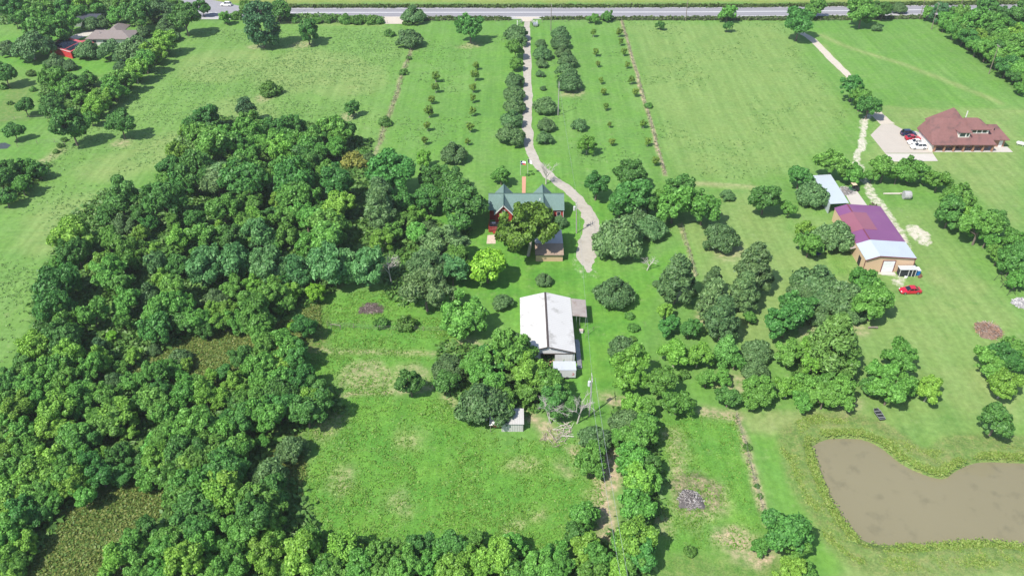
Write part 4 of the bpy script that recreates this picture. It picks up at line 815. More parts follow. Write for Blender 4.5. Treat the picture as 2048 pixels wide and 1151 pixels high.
heap('scrap_pile', (1690,383), 'grey scrap pile beside the green buggy', 'scrap pile', 2.0, .9, 160, [(.20,.19,.19),(.42,.42,.43),(.30,.27,.25)], 14, 1.2, .07)
heap('log_debris', (1108,878), 'dead branches strewn on bare soil below the bleached trees', 'branches', 2.4, .25, 34, [(.38,.31,.26),(.50,.46,.42),(.27,.20,.16)], 17, 1.7, .05, mound=False)
heap('twig_litter', (1130,862), 'pale felled tree limb lying at the foot of the bushes', 'branches', 1.6, .4, 30, [(.55,.52,.48),(.42,.36,.31)], 18, 2.2, .06, mound=False)
o = local('rusty_plough', g(1745,413), 'rusty black farm machinery beside the gravel track', 'machinery'); m_ = mk('rusty_iron', (.10,.07,.05), .8, var=.4)
P('frame', MB().tube((-.9,-1.3,.5),(.2,1.2,.6),.08).tube((.5,-1.3,.5),(.2,1.2,.6),.08).tube((-1,-.8,.5),(.8,-.8,.5),.09), m_, o)
for s in (-.9,.7): P('wheel', MB().tube((s,-.3,.45),(s+.12,-.3,.45),.45,n=12), m_, o)
P('seat', MB().box(-.25,.15,-.4,0,.9,1.0).tube((-.05,-.2,.6),(-.05,-.2,.9),.05), m_, o)
o = local('garden_bench', g(1738,668), 'pale bench under the tree cluster south of the workshop', 'bench'); o.location = (*at(1745,657)[:2],0); P('seat', MB().box(-1,1,-.2,.2,.4,.46), M_wood, o); P('leg', MB().box(-.9,-.8,-.15,.15,0,.4), M_wood, o); P('leg', MB().box(.8,.9,-.15,.15,0,.4), M_wood, o)
o = local('wooden_frame', g(672,657), 'small dark timber frame in the weeds left of the low yard fence', 'frame', rz=R(-12)); P('bar', MB().tube((-1,0,1.1),(1,0,1.1),.06), M_wood, o)
for s in (-1,1): P('post', MB().tube((s,0,0),(s,0,1.15),.07), M_wood, o)
# ================================================================== TREES AND SHRUBS
M_bark = mk('bark', (.17,.135,.11), .95, var=.3, scale=3); M_barkp = mk('pale_bark', (.40,.36,.32), .9, var=.2, scale=3); M_dead = mk('bleached_bark', (.46,.43,.40), .85, var=.15, scale=3)
LEAFGAIN = 1.8
LEAF = {'D': ((.032,.105,.022),(.065,.17,.036)), 'M': ((.05,.14,.022),(.10,.225,.042)), 'Y': ((.070,.165,.02),(.135,.255,.04)), 'O': ((.046,.105,.034),(.088,.16,.057)),
        'P': ((.05,.11,.038),(.095,.165,.058)), 'C': ((.065,.16,.03),(.115,.235,.055)), 'W': ((.06,.13,.042),(.115,.19,.072)), 'S': ((.05,.11,.018),(.13,.20,.03)),
        'T': ((.04,.125,.035),(.092,.205,.068)), 'H': ((.044,.100,.012),(.108,.200,.030)), 'G': ((.07,.185,.014),(.145,.285,.028)), 'B': ((.04,.11,.02),(.085,.175,.035)), 'V': ((.025,.085,.03),(.06,.14,.055)), 'R': ((.10,.14,.025),(.20,.20,.05))}
LM = {k: leafmat('leaves_'+n, tuple(c*LEAFGAIN*.86 for c in LEAF[k][0]), tuple(c*LEAFGAIN*1.22 for c in LEAF[k][1]), trans=.30) for k, n in dict(D='deep_green',M='mid_green',Y='yellow_green',O='oak_grey_green',P='pine',C='cypress',W='willow',S='sapling',T='silvery',H='olive',G='bright',B='shrub',V='dark_oval',R='rank').items()}
def cards(rg, pos, nrm, size, aspect=1.5, jit=.55):
    """leaf clumps: one bent quad each"""
    n = len(pos); nn = nrm+rg.randn(n,3)*jit; nn /= np.linalg.norm(nn,axis=1)[:,None]+1e-9
    t = np.cross(nn, rg.randn(n,3)); t /= np.linalg.norm(t,axis=1)[:,None]+1e-9; bt = np.cross(nn,t)
    s = size*(.5+1.0*rg.rand(n))[:,None]; a = t*s*.5*aspect; b = bt*s*.5
    V = np.stack([pos-a, pos-b*.9+nn*s*.16, pos+a, pos+b*.9+nn*s*.16],1).reshape(-1,3)
    return V, np.arange(4*n).reshape(n,4)
def crown(kind, seed, N):
    """crown of width 1, base of the tree at z=0; returns leaves, lobe centres"""
    rg = np.random.RandomState(seed); L = []
    if kind == 'cone':
        for k in range(64):
            f = rg.rand()**.8; z = .22+1.28*f; r = .46*(1-f)**.75*(.6+.4*rg.rand()); th = rg.rand()*2*pi; L.append((r*cos(th), r*sin(th), z, .09+.07*(1-f)))
    elif kind == 'pine':
        for tier in range(7):
            z = .45+.17*tier; n = 7 if tier < 5 else 4; R_ = .42*(1-(tier/7.5)**1.6)
            for j in range(n): th = 2*pi*j/n+tier*.9+rg.rand()*.6; r = R_*(.55+.5*rg.rand()); L.append((r*cos(th), r*sin(th), z+rg.randn()*.035, .115+.05*rg.rand()))
        L.append((0,0,1.6,.12))
    elif kind == 'spread':
        for k in range(70):
            th = rg.rand()*2*pi; r = .42*math.sqrt(rg.rand()); z = .42+.22*(1-(r/.42)**2)*rg.rand()-.16*(r/.4)**2+rg.randn()*.03; L.append((r*cos(th), r*sin(th), z, .065+.07*rg.rand()))
    elif kind == 'bush':
        for k in range(30):
            th = rg.rand()*2*pi; r = .38*math.sqrt(rg.rand()); z = .12+.42*(1-(r/.45)**2)*rg.rand(); L.append((r*cos(th), r*sin(th), z, .11+.06*rg.rand()))
    elif kind == 'oval':
        for k in range(52):
            f = rg.rand(); z = .25+1.1*f; R_ = .40*math.sin(pi*(.18+.72*f))**.7; th = rg.rand()*2*pi; r = R_*(.5+.5*rg.rand()); L.append((r*cos(th), r*sin(th), z, .10+.05*rg.rand()))
    elif kind == 'sapling':
        for k in range(16):
            th = rg.rand()*2*pi; r = .34*math.sqrt(rg.rand()); z = .45+.75*rg.rand(); L.append((r*cos(th), r*sin(th), z, .13+.07*rg.rand()))
    else:                                             # round: irregular dome of lobes
        ex, ey = rg.uniform(.85,1.12), rg.uniform(.85,1.12); subs = [(0,0,.54,.27)]; loose = rg.rand() < .35
        for q in range(rg.randint(1,5)):
            th = rg.rand()*2*pi; ro = rg.uniform(.14,.27); subs.append((ro*cos(th), ro*sin(th), rg.uniform(.36,.66), rg.uniform(.14,.24)))
        S = np.array(subs); pw_ = S[:,3]**1.7; pick = rg.choice(len(S), 84 if not loose else 58, p=pw_/pw_.sum())
        for q in pick:
            c = S[q]; d = rg.randn(3); d[2] = abs(d[2])*1.1-.45; d /= np.linalg.norm(d); rr = c[3]*(.35+.85*rg.rand()**.7)
            L.append(((c[0]+d[0]*rr)*ex, (c[1]+d[1]*rr)*ey, max(.1,c[2]+d[2]*rr*1.15), .042+.075*rg.rand()**1.4))
    L = np.array(L); w = L[:,3]**2; ci = rg.choice(len(L), N, p=w/w.sum())
    d = rg.randn(N,3); d[:,2] = d[:,2]*.9+.2; d /= np.linalg.norm(d,axis=1)[:,None]
    rad = L[ci,3]*(.58+.46*rg.rand(N)**.6+.35*(rg.rand(N) < .10)*rg.rand(N))
    if kind == 'pine': d[:,2] *= .75
    pos = L[ci,:3]+d*rad[:,None]
    # drop cards buried deep in other lobes
    keep = np.ones(N, bool)
    for l in L: keep &= ~((np.linalg.norm(pos-l[:3],axis=1) < l[3]*.55) & (rg.rand(N) < .9))
    pos, d = pos[keep], d[keep]; cen = np.array([0,0,L[:,2].mean()*.8]); o = pos-cen; o /= np.linalg.norm(o,axis=1)[:,None]+1e-9
    nr = d*.75+o*.35; nr[:,2] += .22
    c0 = pos[:,:2].mean(0); pos[:,:2] -= c0; L[:,:2] -= c0; k_ = .50/np.percentile(np.hypot(pos[:,0],pos[:,1]), 96); pos[:,:2] *= k_; L[:,:2] *= k_
    if kind == 'round': pos[:,2] *= k_**.5; L[:,2] *= k_**.5
    return pos, nr, L
def trunk(kind, L, seed, r=.03):
    rg = np.random.RandomState(seed); b = MB(); fork = {'spread':.22,'bush':.06,'sapling':.4,'cone':.9,'pine':1.25,'oval':.7}.get(kind,.30); lean = rg.randn(2)*.02
    if kind in ('cone','pine','oval'): b.tube((0,0,-.02),(0,0,fork),r*1.1,r*.35,n=8)
    else: b.tube((0,0,-.02),(*lean,fork),r*1.25,r*.85,n=8)
    for l in L[rg.choice(len(L), min(len(L),12), replace=False)]:
        z0 = fork if kind not in ('cone','pine','oval') else max(.15,l[2]-.14); p0 = np.array([lean[0],lean[1],z0]) if kind not in ('cone','pine','oval') else np.array([0,0,z0]); p1 = l[:3]; m_ = (p0+p1)/2+rg.randn(3)*.02+np.array([0,0,.03])
        b.tube(p0,m_,r*.55,r*.36,n=5,cap=False); b.tube(m_,p1,r*.36,r*.12,n=5,cap=False)
    return b
SHAPE = {}      # kind -> (name, silhouette, total height/width, crown centre height/width)
KIND = {'D': ('dark_leaved_tree','round',.60), 'M': ('broadleaf_tree','round',.60), 'Y': ('light_green_tree','round',.60), 'T': ('silvery_tree','round',.58), 'H': ('olive_green_tree','round',.62), 'G': ('bright_green_tree','round',.60),
        'O': ('oak_tree','spread',.42), 'P': ('pine_tree','pine',.95), 'C': ('cypress_tree','cone',.8), 'W': ('willow_tree','round',.56), 'S': ('orchard_tree','sapling',.8), 'B': ('shrub','bush',.30), 'V': ('tall_oval_tree','oval',.8), 'R': ('weed_clump','bush',.28)}
PROTO = {}
def make_proto(k, j):
    nm, shp, _ = KIND[k]; seed = 100*ord(k)+j
    N = {'B':3600,'S':1400,'R':3000,'C':12000,'P':9500,'V':9000}.get(k, 14000); cs = {'B':.066,'S':.09,'R':.066,'O':.043,'W':.042,'P':.048,'C':.042,'T':.050,'H':.045}.get(k, .046)
    pos, nr, L = crown(shp, seed, N); rg = np.random.RandomState(seed+1); asp = {'W':2.8,'P':2.2,'T':1.9,'C':2.0,'O':1.5}.get(k, 1.45)
    V, F = cards(rg, pos, nr, cs, asp, .75 if k in 'TW' else .68)
    o = local(nm, (0,0,0), None, 'tree'); npmesh('crown', V, F, LM[k], o)
    if k in 'BR': trunk(shp, L, seed, .016).build('stem', M_bark, o)
    else: trunk(shp, L, seed, .026 if k != 'S' else .03).build('trunk', M_barkp if k in 'OYHS' else M_bark, o)
    return o
# --- every tree of the photo: crown centre (x, y), crown width in photo pixels, kind -----------------
T = []
def add(zone, txt):
    for t in txt.split():
        k = t[0]; x, y, w = t[1:].split(','); T.append((k, float(x), float(y), float(w), zone))
add('the trees round the white house', '''D13,14,55 Y45,18,40 M75,25,45 M92,8,40 D130,12,50 Y170,8,45 M157,22,40 M192,16,36 M232,30,36 D277,26,58 O325,18,60 M92,46,80 D125,66,38 M138,42,40 O60,88,75 O14,92,42 O182,44,36 O202,42,32 O172,98,44 O225,95,58 O270,94,66 O108,122,40 O138,128,28 O240,130,28 O333,46,42 D370,40,55 M250,8,40 M300,6,36 M350,8,34 D30,40,30 O285,62,30 B62,145,20''')
add('the hedge line of the left pasture', '''B316,95,40 B298,115,40 B280,131,40 B258,150,40 B237,168,40 B216,186,40 B198,205,38 B187,225,34 Y327,85,45 Y305,105,44 M290,122,45 Y268,140,46 M246,160,46 M226,176,48 Y206,195,46 Y190,215,42 M182,236,30 O340,68,34 B120,290,14 B112,302,13 B128,278,14''')
add('the scrub at the left edge', '''D8,147,50 M110,157,58 D150,170,46 M143,174,42 M174,155,34 M128,172,40 D103,215,56 D143,253,70 D50,213,36 D28,262,36 B7,172,18 D15,340,50 M50,333,44 D78,342,34 D2,362,50 M42,368,44 D10,394,40 M160,195,30 B20,205,12 B66,178,14 B160,155,16''')
add('the left pasture', '''D242,248,54 B539,177,42 D705,216,32 V492,219,38''')
add('the pasture along the highway', '''D405,15,32 M497,18,40 V520,46,64 D556,18,44 D615,60,50 B658,36,26 B690,38,28 B715,38,28 B740,39,26 B758,41,20 B635,40,20 O827,27,44 B815,43,20 O819,72,50 B779,65,22 D941,55,54 B817,115,12 B807,143,18 B770,242,28 B875,38,10 B912,38,10 B590,38,22 B470,30,24 M450,34,26 B740,280,14''')
add('the left orchard', '''S871,153,16 S871,174,16 S863,198,14 S858,222,18 S854,252,14 S849,280,13 S952,131,12 S950,149,17 S946,175,14 S946,196,13 S945,222,14 S940,253,16 S935,283,11''')
add('the right orchard', '''S1187,65,12 S1192,104,12 S1196,127,10 S1202,160,11 S1207,182,12 S1212,212,12 S1219,249,9 S1224,283,12 S1239,64,13 S1242,83,11 S1248,103,12 S1255,129,11 S1263,159,13 S1271,184,13 S1287,247,13 S1296,282,14 S1311,321,15 B1297,210,17''')
add('the right pasture', '''O1159,247,31 Y1174,289,36 D1321,50,18 D1455,53,20 M1191,36,20 M1214,31,22 M1179,38,15 M1456,26,32''')
add('the driveway', '''O1032,62,46 O1036,76,36 M1031,98,36 M1032,124,30 O1029,158,38 O1028,183,40 O1028,207,42 O1024,235,44 O1023,268,52 O1081,84,22 O1084,103,36 O1083,124,25 O1081,146,18 O1086,175,13 O1091,206,46 O1092,246,36 O1090,274,32 O1119,64,34 O1122,80,40 O1127,102,30 O1136,119,36 O1133,139,42 O1140,159,50 M1002,350,38 B1055,348,9 B1066,347,7''')
add('the clump right of the driveway', '''D1192,370,58 D1260,348,60 D1266,393,86 M1319,391,40 D1361,373,64 M1348,410,72 M1407,414,70 O1456,388,28 O1276,430,62 O1301,450,62 O1238,473,98 O1444,470,70 D1290,408,50 D1240,410,50''')
add('the lawn left of the workshop', '''D1530,396,64 M1578,417,34 O1626,384,66 D1600,352,50 M1663,328,62 M1709,343,46 O1672,467,78 Y1609,455,36 M1620,487,54 M1745,350,30''')
add('the tree row by the brick house', '''M1769,337,54 M1823,335,58 M1796,345,44 M1879,355,52 M1852,346,44 D1706,173,54 M1723,196,48 D1738,212,48 B1824,263,10''')
add('the right tree row', '''M1918,393,64 D1902,421,68 Y1932,431,44 M1960,450,78 D1988,446,50 M2028,478,46 M1998,507,48 D2026,521,64 M2036,557,44 M1975,470,50 D2050,500,50 M2045,530,50''')
add('the cluster above the cypress', '''O1631,558,88 O1606,580,58 O1681,588,88 O1706,621,54 M1729,560,60 M1747,604,78 D1598,613,68 D1573,638,78 O1636,626,50 O1650,600,60 M1715,590,50 M1740,580,50''')
add('the pines', '''P1511,530,72 P1490,578,64 P1356,552,80 P1427,560,46 P1429,592,68 P1446,633,70 O1314,565,20 M1501,636,28''')
add('the yard east of the barn', '''O1230,580,82 B1260,630,22 B1266,653,26 B1266,676,18 Y1330,622,34 D1340,648,50 D1379,656,48 O1246,692,68 Y1260,740,94 M1321,763,70 M1354,800,70 M1282,813,58 O1087,556,36 O1005,600,46''')
add('the thicket above the pond', '''Y1350,708,60 Y1396,710,58 C1452,700,54 M1470,722,42 B1369,748,26 M1413,756,46 M1446,755,36 D1457,793,52 O1513,698,64 O1510,738,58 M1520,771,68 M1511,797,58 C1668,684,104 M1578,706,64 Y1619,695,58 M1686,722,72 Y1626,726,50 Y1576,773,54 M1606,766,58 M1603,803,46 M1656,766,60 M1648,793,62 M1681,786,68 M1800,711,72 M1763,743,60 M1780,778,78 M1816,766,50 Y1858,776,64 D1745,775,46''')
add('the right edge by the pond', '''M1974,720,56 D2002,716,58 M2029,695,50 D2029,725,50 Y2006,770,58 D1993,841,70 M1985,745,44''')
add('the pond lawn', '''D1570,1065,88 M1590,1085,60 M1522,1092,34 Y1579,1140,58 D1548,1040,46 M1610,1140,40 B1495,892,18 B1520,990,13 B1514,970,12 B1381,1100,26''')
add('the tree strip left of the ash pile', '''Y1270,814,54 O1251,842,68 M1281,868,78 D1290,845,46 M1265,912,74 D1293,930,58 Y1279,958,78 O1192,872,64 M1183,919,62 M1240,870,40 M1291,960,64 M1274,1013,78 Y1268,1078,78 D1285,1112,68 M1257,1120,60 B1215,1100,20''')
add('the bottom trees', '''M1168,1030,60 D1151,1068,54 Y1168,1098,64 M1106,1110,58 Y1003,1113,80 M1030,1090,50 M1076,1139,70 M1118,1137,60 M1200,1118,58 Y1234,1141,50 M1256,1093,60 Y683,1100,64 Y718,1110,54 M756,1106,58 M790,1103,50 D836,1090,56 M861,1095,46 D902,1093,62 M944,1086,50 M806,1133,70 M861,1126,60 Y906,1137,66 Y936,1120,50 Y969,1130,60 M723,1137,66 M662,1140,60 M756,1141,60 M1040,1146,60 M1185,1142,60''')
add('the bottom left wood', '''M362,985,70 D383,1018,88 Y440,993,80 M524,1000,90 D511,1031,88 M478,1060,80 Y541,1053,60 M466,1090,70 Y500,1085,60 Y375,1123,80 M345,1076,60 M413,1093,60 M470,1134,70 Y536,1126,80 Y602,1110,88 M616,1080,60 M644,1140,60 O583,893,68 M526,886,30 M478,893,60 D486,842,70 M528,833,80 D611,818,88 D561,815,70 M403,850,80 M362,870,80 D450,846,70 M445,876,60 M428,900,70 D370,908,80 M470,908,60 M340,916,56 M445,922,60 Y353,936,80 M390,933,70 D453,945,80 Y450,966,88 O536,950,78 D544,980,78 M378,966,88 M337,958,66 D400,1060,60 M425,1030,60 M560,1090,50 M575,1135,60 M420,1135,60 M320,1139,60''')
add('the lower left corner wood', '''M42,861,60 Y10,886,60 M58,895,60 M143,875,80 Y100,848,70 M216,837,78 Y257,863,40 D183,878,50 Y204,913,40 D241,913,56 M150,911,60 Y100,920,70 M42,936,80 D174,926,56 M133,950,70 Y75,950,78 Y25,961,78 D200,945,68 D241,950,50 M100,978,70 Y150,970,60 M42,986,80 M166,990,56 D279,933,44 M296,953,54 Y316,920,60 M312,893,60 M332,870,70 M100,1005,56 D50,1018,70 Y17,1010,70 M33,1046,60 M13,1076,70 Y46,1084,56 M30,1121,60 Y10,1110,60 Y22,1146,44 D75,1030,50 M257,1093,64 D296,1053,54 M329,1076,60 M324,1105,60 Y234,1118,58 M282,1139,66 Y210,1146,40''')
add('the left wood', '''Y70,698,68 D125,682,78 D50,721,50 M83,746,66 M120,738,60 Y141,713,58 Y200,718,66 M183,740,64 D224,710,38 V197,688,36 M130,763,56 M93,766,60 M45,773,68 D13,776,60 D20,755,40 M10,801,56 Y38,813,68 M66,809,50 Y108,818,78 M150,805,68 M160,783,50 M188,793,50 M224,801,60 Y232,823,78 M266,763,66 O229,760,50 Y214,741,28 M241,731,40 O307,698,36 Y266,710,46 M307,753,68 M299,793,66 D324,781,50 M324,818,60 M282,805,56 M8,826,60 M190,835,50 D170,820,44''')
add('the wood around the brown meadow', '''O358,710,64 Y370,726,46 M337,733,56 M348,745,40 B478,665,24 M523,668,54 M569,678,50 D608,655,54 G584,650,24 M532,703,60 M577,703,68 D486,715,66 D592,720,60 M503,733,60 M532,733,60 Y557,733,60 Y469,766,64 Y443,799,48 Y499,781,50 Y426,753,36 D449,743,46 M527,763,66 M569,760,66 D606,756,66 D632,780,60 M644,800,50 M370,773,60 M403,773,60 M345,781,56 Y411,795,56 M370,798,60 M602,795,70 D561,795,66 M527,798,60 D461,808,40 M486,806,58 M330,836,50 Y620,800,50''')
add('the wood west edge', '''D115,575,78 D110,616,78 D140,553,60 D90,593,50 M120,643,58 M187,630,62 D143,513,50 M111,528,30 Y201,520,60 M244,522,60 M219,548,70 M239,563,58 T314,533,50 D352,530,50 M252,606,56 O294,590,58 M347,580,60 M247,643,38 M314,626,66 D314,658,64 M355,616,60 D369,641,60 G222,669,24 M131,664,60 D95,672,50 Y325,560,40''')
add('the silvery tree row', '''T410,535,80 T473,526,76 T534,535,76 T592,541,62 T655,533,88 T690,532,66 T735,537,76 D567,560,44 G630,585,42 Y504,570,46 M463,575,50 Y581,583,46 M539,590,64 M503,600,60 M509,622,80 M567,601,50 Y426,618,36 Y455,613,40 M393,638,60 Y446,641,50 M373,608,40 M518,643,60 O435,596,58 M480,640,50 D410,660,40 Y555,570,36''')
add('the wood by the left pasture', '''D241,400,80 D329,403,84 D214,436,40 O246,446,50 Y148,474,80 D153,508,58 M216,481,60 Y281,466,36 Y359,478,62 D372,358,60 M251,499,50 D301,446,40 M347,446,36 Y306,499,38 D413,236,54 D388,256,46 Y378,264,36 M408,273,64 M458,273,66 M496,250,54 M521,250,46 D557,250,58 D586,250,46 M504,273,56 M532,280,56 M579,280,60 M615,286,64 D474,288,56 M433,300,74 M491,310,56 Y355,310,50 D338,333,48 G366,330,28 D390,348,78 M491,340,88 O438,328,48 W441,361,56 Y566,310,58 D607,310,60 M594,351,80 M557,330,40 M330,360,40 D285,430,44 M275,500,44 M340,505,40 D420,262,40''')
add('the middle of the wood', '''W435,373,60 D493,360,88 M496,403,60 M446,420,64 Y496,440,64 D588,365,80 M588,395,68 M619,396,48 D676,368,82 Y672,411,64 M571,433,58 M612,433,66 M659,450,80 M571,466,60 M654,481,80 M617,486,60 M413,473,66 Y441,463,46 M488,460,70 T518,473,64 D471,481,60 D390,440,40 M671,260,68 D645,268,50 M623,293,68 D686,268,50 B714,278,26 M671,296,50 D620,326,50 M653,336,48 M617,373,40 R708,318,52 O738,315,34 B728,305,26 M400,500,46 M545,500,40 D540,430,40 M640,410,40 Y560,405,36''')
add('the yard west of the red house', '''D784,350,86 Y846,316,40 O907,303,50 D874,353,70 D915,386,80 P760,392,56 D859,396,54 P760,415,62 D804,403,58 D856,397,60 D926,403,92 D919,437,66 M813,438,44 Y836,430,40 M783,460,40 M833,466,50 O856,451,36 Y763,480,46 W884,483,80 G975,528,76 M909,521,66 W851,541,70 W852,578,98 T905,540,64 M932,628,88 B762,644,30 B812,644,40 H1057,451,116 O1120,440,30 D895,360,50 M1030,470,50 B935,460,24''')
add('the trees behind the small shed', '''O898,733,64 M953,723,66 M1026,698,88 D993,716,58 M976,756,70 D893,765,48 Y1059,743,78 M1103,770,66 M1056,773,60 D1112,796,66 D1122,812,58 O972,806,108 M1009,806,58 O1030,680,50 M940,800,46 D822,767,56 O1000,775,50''')
add('the highway at the right', '''D1599,44,64 M1631,16,36 M1726,22,58 D1766,20,36 O1799,13,30 O1754,53,20 M1856,26,26 V1880,24,30 D1905,22,22 D1973,14,44 D2036,28,50''')
add('the right thicket', '''M1898,37,36 M1928,30,40 M1956,40,58 D1949,51,40 M1987,34,44 D2005,35,40 M1994,56,54 D2017,56,40 M2043,61,40 M1909,61,34 M1928,70,36 D1942,79,38 Y1956,75,30 M1954,93,36 M1975,98,44 Y1982,88,36 M1998,114,44 M2022,89,50 Y2022,70,40 M2040,93,44 D2015,131,44 M2033,140,44 M2031,117,44 M2043,173,30 D2029,152,30 M1888,51,24 Y1965,58,36 D1975,70,36 M2008,75,36 D2000,98,34 M1918,48,30 M1935,60,30 D2045,115,36 M2046,150,36 M2048,30,40 M1990,75,34 Y2044,78,34''')
SIZED = {'D':6,'M':8,'Y':5,'O':4,'P':2,'C':2,'W':2,'S':3,'T':2,'H':1,'G':2,'B':3,'V':1,'R':1}
LOOK = {'D':'dark green rounded','M':'mid green rounded','Y':'yellowish green','T':'silvery green','H':'large olive green','G':'bright yellow-green','O':'grey-green spreading','P':'feathery green','C':'pale green conical','W':'pale grey feathery','S':'young','B':'low green','V':'dark upright oval','R':'rusty green'}
NOUN = {'D':'tree','M':'tree','Y':'tree','T':'tree','H':'tree','G':'tree','O':'oak','P':'pine','C':'cypress','W':'willow','S':'orchard tree','B':'shrub','V':'tree','R':'weed mound'}
CAT = {'O':'oak tree','P':'pine tree','C':'cypress tree','W':'willow tree','S':'fruit tree','B':'shrub','R':'weed clump'}
rt = random.Random(42); protos = {}; TREES = []
for k, n in SIZED.items(): protos[k] = [make_proto(k, j) for j in range(n)]
first = {}
for i, (k, x, y, w, zone) in enumerate(T):
    if zone in ('the wood around the brown meadow', 'the thicket above the pond', 'the yard east of the barn', 'the pines'): w *= .91
    if zone == 'the left wood' and x > 175 and y < 770: w *= .82
    if zone == 'the wood around the brown meadow' and x < 510 and y < 770: w *= .86
    hc = KIND[k][2]; z = 3.0
    for _ in range(12):
        X = at(x, y, z); wm = w/ppm(X); z = .5*z+.5*hc*wm
    pr_ = protos[k][i % SIZED[k]]
    if (k, i % SIZED[k]) not in first: o = pr_; first[(k, i % SIZED[k])] = 1
    else: o = copy_tree(pr_)
    o.location = (X[0], X[1], -.05); sx = (.97 if 'wood' in zone or 'row' in zone else 1.02)*wm*(.96+.08*rt.random()); sz = wm*(rt.uniform(.86,1.22) if 'wood' in zone else rt.uniform(.96,1.08))
    o.scale = (sx, sx, sz); o.rotation_euler = (0, 0, rt.random()*6.28)
    TREES.append((o, k, x, y, w, zone, wm))
for k in protos:                                        # prototypes never used would stand at the origin
    for j, o in enumerate(protos[k]):
        if (k, j) not in first:
            for ch in list(o.children): bpy.data.objects.remove(ch)
            bpy.data.objects.remove(o)
# labels: look, then where it stands as one sees it in the photo
LAND = [('the red barn',120,92),('the white house',205,75),('the dark roofed barn',168,34),('the lone pasture tree',242,248),('the dark oval tree',492,219),('the pale willow',438,366),('the silvery row',530,535),('the dark leaf pile',742,617),
        ('the green roofed house',1057,400),('the tan shed',1100,490),('the white barn',1095,645),('the small pale shed',1015,845),('the box trailer',1135,735),('the bright round tree',975,528),('the big grey willow',852,577),('the ash pile',1380,998),('the pond',1720,960),('the black boat',1756,830),
        ('the tall cypress',1672,682),('the red saloon',1819,583),('the workshop',1770,500),('the carport',1660,375),('the grey bale',1812,392),('the swing frame',2007,578),('the brick house',1930,265),('the concrete driveway',1800,285),('the gate',1054,45),('the flagpoles',1048,340),('the entrance apron',790,38),('the lone low shrub',539,177),
        ('the bare brown gap',360,755),('the bottom brown strip',210,1060),('the grassy nook',170,560),('the shaded clearing',545,430),('the photo\'s bottom left corner',0,1151),('the left image edge',0,850),('the brown mound',708,318),('the brush pile',1976,655),('the barn pole',1177,790),('the bare dirt patch',1210,970),('the dark timber frame',672,657),('the orange-leaved gap',500,700),('the shady hollow',290,850),('the bottom field\'s left shade',600,1000),('the white gas tank',1602,553),('the small left paddock',60,265),('the right thicket\'s pole',1977,130),('the highway\'s left bend',440,12)]
DIR = ['right of','above right of','above','above left of','left of','below left of','below','below right of']
ORD = ['first','second','third','fourth','fifth','sixth','seventh','eighth','ninth','tenth','eleventh','twelfth','thirteenth','fourteenth','fifteenth','sixteenth','seventeenth','eighteenth']
grp = {}
for t in TREES:
    o, k, x, y, w, zone, wm = t; d = [math.hypot((x-a), (y-b)*1.25) for _, a, b in LAND]; j = int(np.argmin(d)); s = int(round(math.atan2(-(y-LAND[j][2]), x-LAND[j][1])/(pi/4))) % 8
    size = '' if k in 'SHGVRCW' else ('small ' if wm < 4.2 else ('big ' if wm > 7.5 else 'medium ')); grp.setdefault((size, k, j, s if d[j] > 9 else -1), []).append((d[j], t))
for (size, k, j, s), L_ in grp.items():
    L_.sort(key=lambda q: q[0])
    for n, (d_, t) in enumerate(L_):
        o = t[0]; base = '%s%s %s %s %s' % (size, LOOK[k], NOUN[k], DIR[s] if s >= 0 else 'beside', LAND[j][0])
        if len(L_) > 1: base += ', ' + ('nearest it' if n == 0 else ORD[min(n, 17)]+' nearest it')
        o['label'] = base; o['category'] = CAT.get(k, 'tree'); o['group'] = {'S': 'young fruit trees of '+t[5]}.get(k, 'trees of '+t[5]) if k not in 'BR' else 'shrubs of '+t[5]
        for key in ('_o',):
            if key in o: del o[key]
# --- bare dead trees -----------------------------------------------------------------------------------
def dead_tree(p, w, label, seed, lean=0.0, hk=.75, name='dead_tree'):
    X = at(*p); o = local(name, (X[0],X[1],0), label, 'dead tree', 'bare dead trees'); wm = w/ppm(X); rg = random.Random(seed); b, t = MB(), MB()
    def grow(q, d, L, r, lev, tgt):
        e = q+d*L; m_ = (q+e)/2+np.array([rg.gauss(0,.05)*L for _ in range(3)]); tgt.tube(q,m_,r,r*.8,n=5,cap=False); tgt.tube(m_,e,r*.8,r*.6,n=5,cap=False)
        if lev == 0: return
        for _ in range(rg.choice((3,4)) if lev > 1 else 4):
            nd = d+np.array([rg.gauss(0,.55), rg.gauss(0,.55), rg.gauss(.05,.35)]); nd /= np.linalg.norm(nd); grow(q+(e-q)*rg.uniform(.45,1), nd, L*rg.uniform(.55,.78), r*.52, lev-1, b)
    d0 = np.array([lean, 0, 1.0]); d0 /= np.linalg.norm(d0); H_ = wm*hk; t.tube((0,0,-.1), tuple(d0*H_*.4), wm*.030, wm*.024, n=7)
    for _ in range(4): d = d0+np.array([rg.gauss(0,.55), rg.gauss(0,.55), .1]); d /= np.linalg.norm(d); grow(d0*H_*.38, d, H_*.42, wm*.017, 3, b)
    t.build('trunk', M_dead, o); b.build('branches', M_dead, o); return o
dead_tree((1102,846), 54, 'left bleached bare tree leaning left below the barn', 2, -.3, 1.15); dead_tree((1154,846), 56, 'right bleached bare tree beside the pale pole', 5, .18, 1.2); dead_tree((1092,368), 50, 'grey leafless tree beside the bend of the driveway', 9, 0, .8)
dead_tree((783,565), 60, 'bare pale trunked tree at the end of the silvery row', 11, -.1, .95); dead_tree((1294,540), 40, 'half bare pale crooked tree below the big oak by the drive', 14, .3, .7)
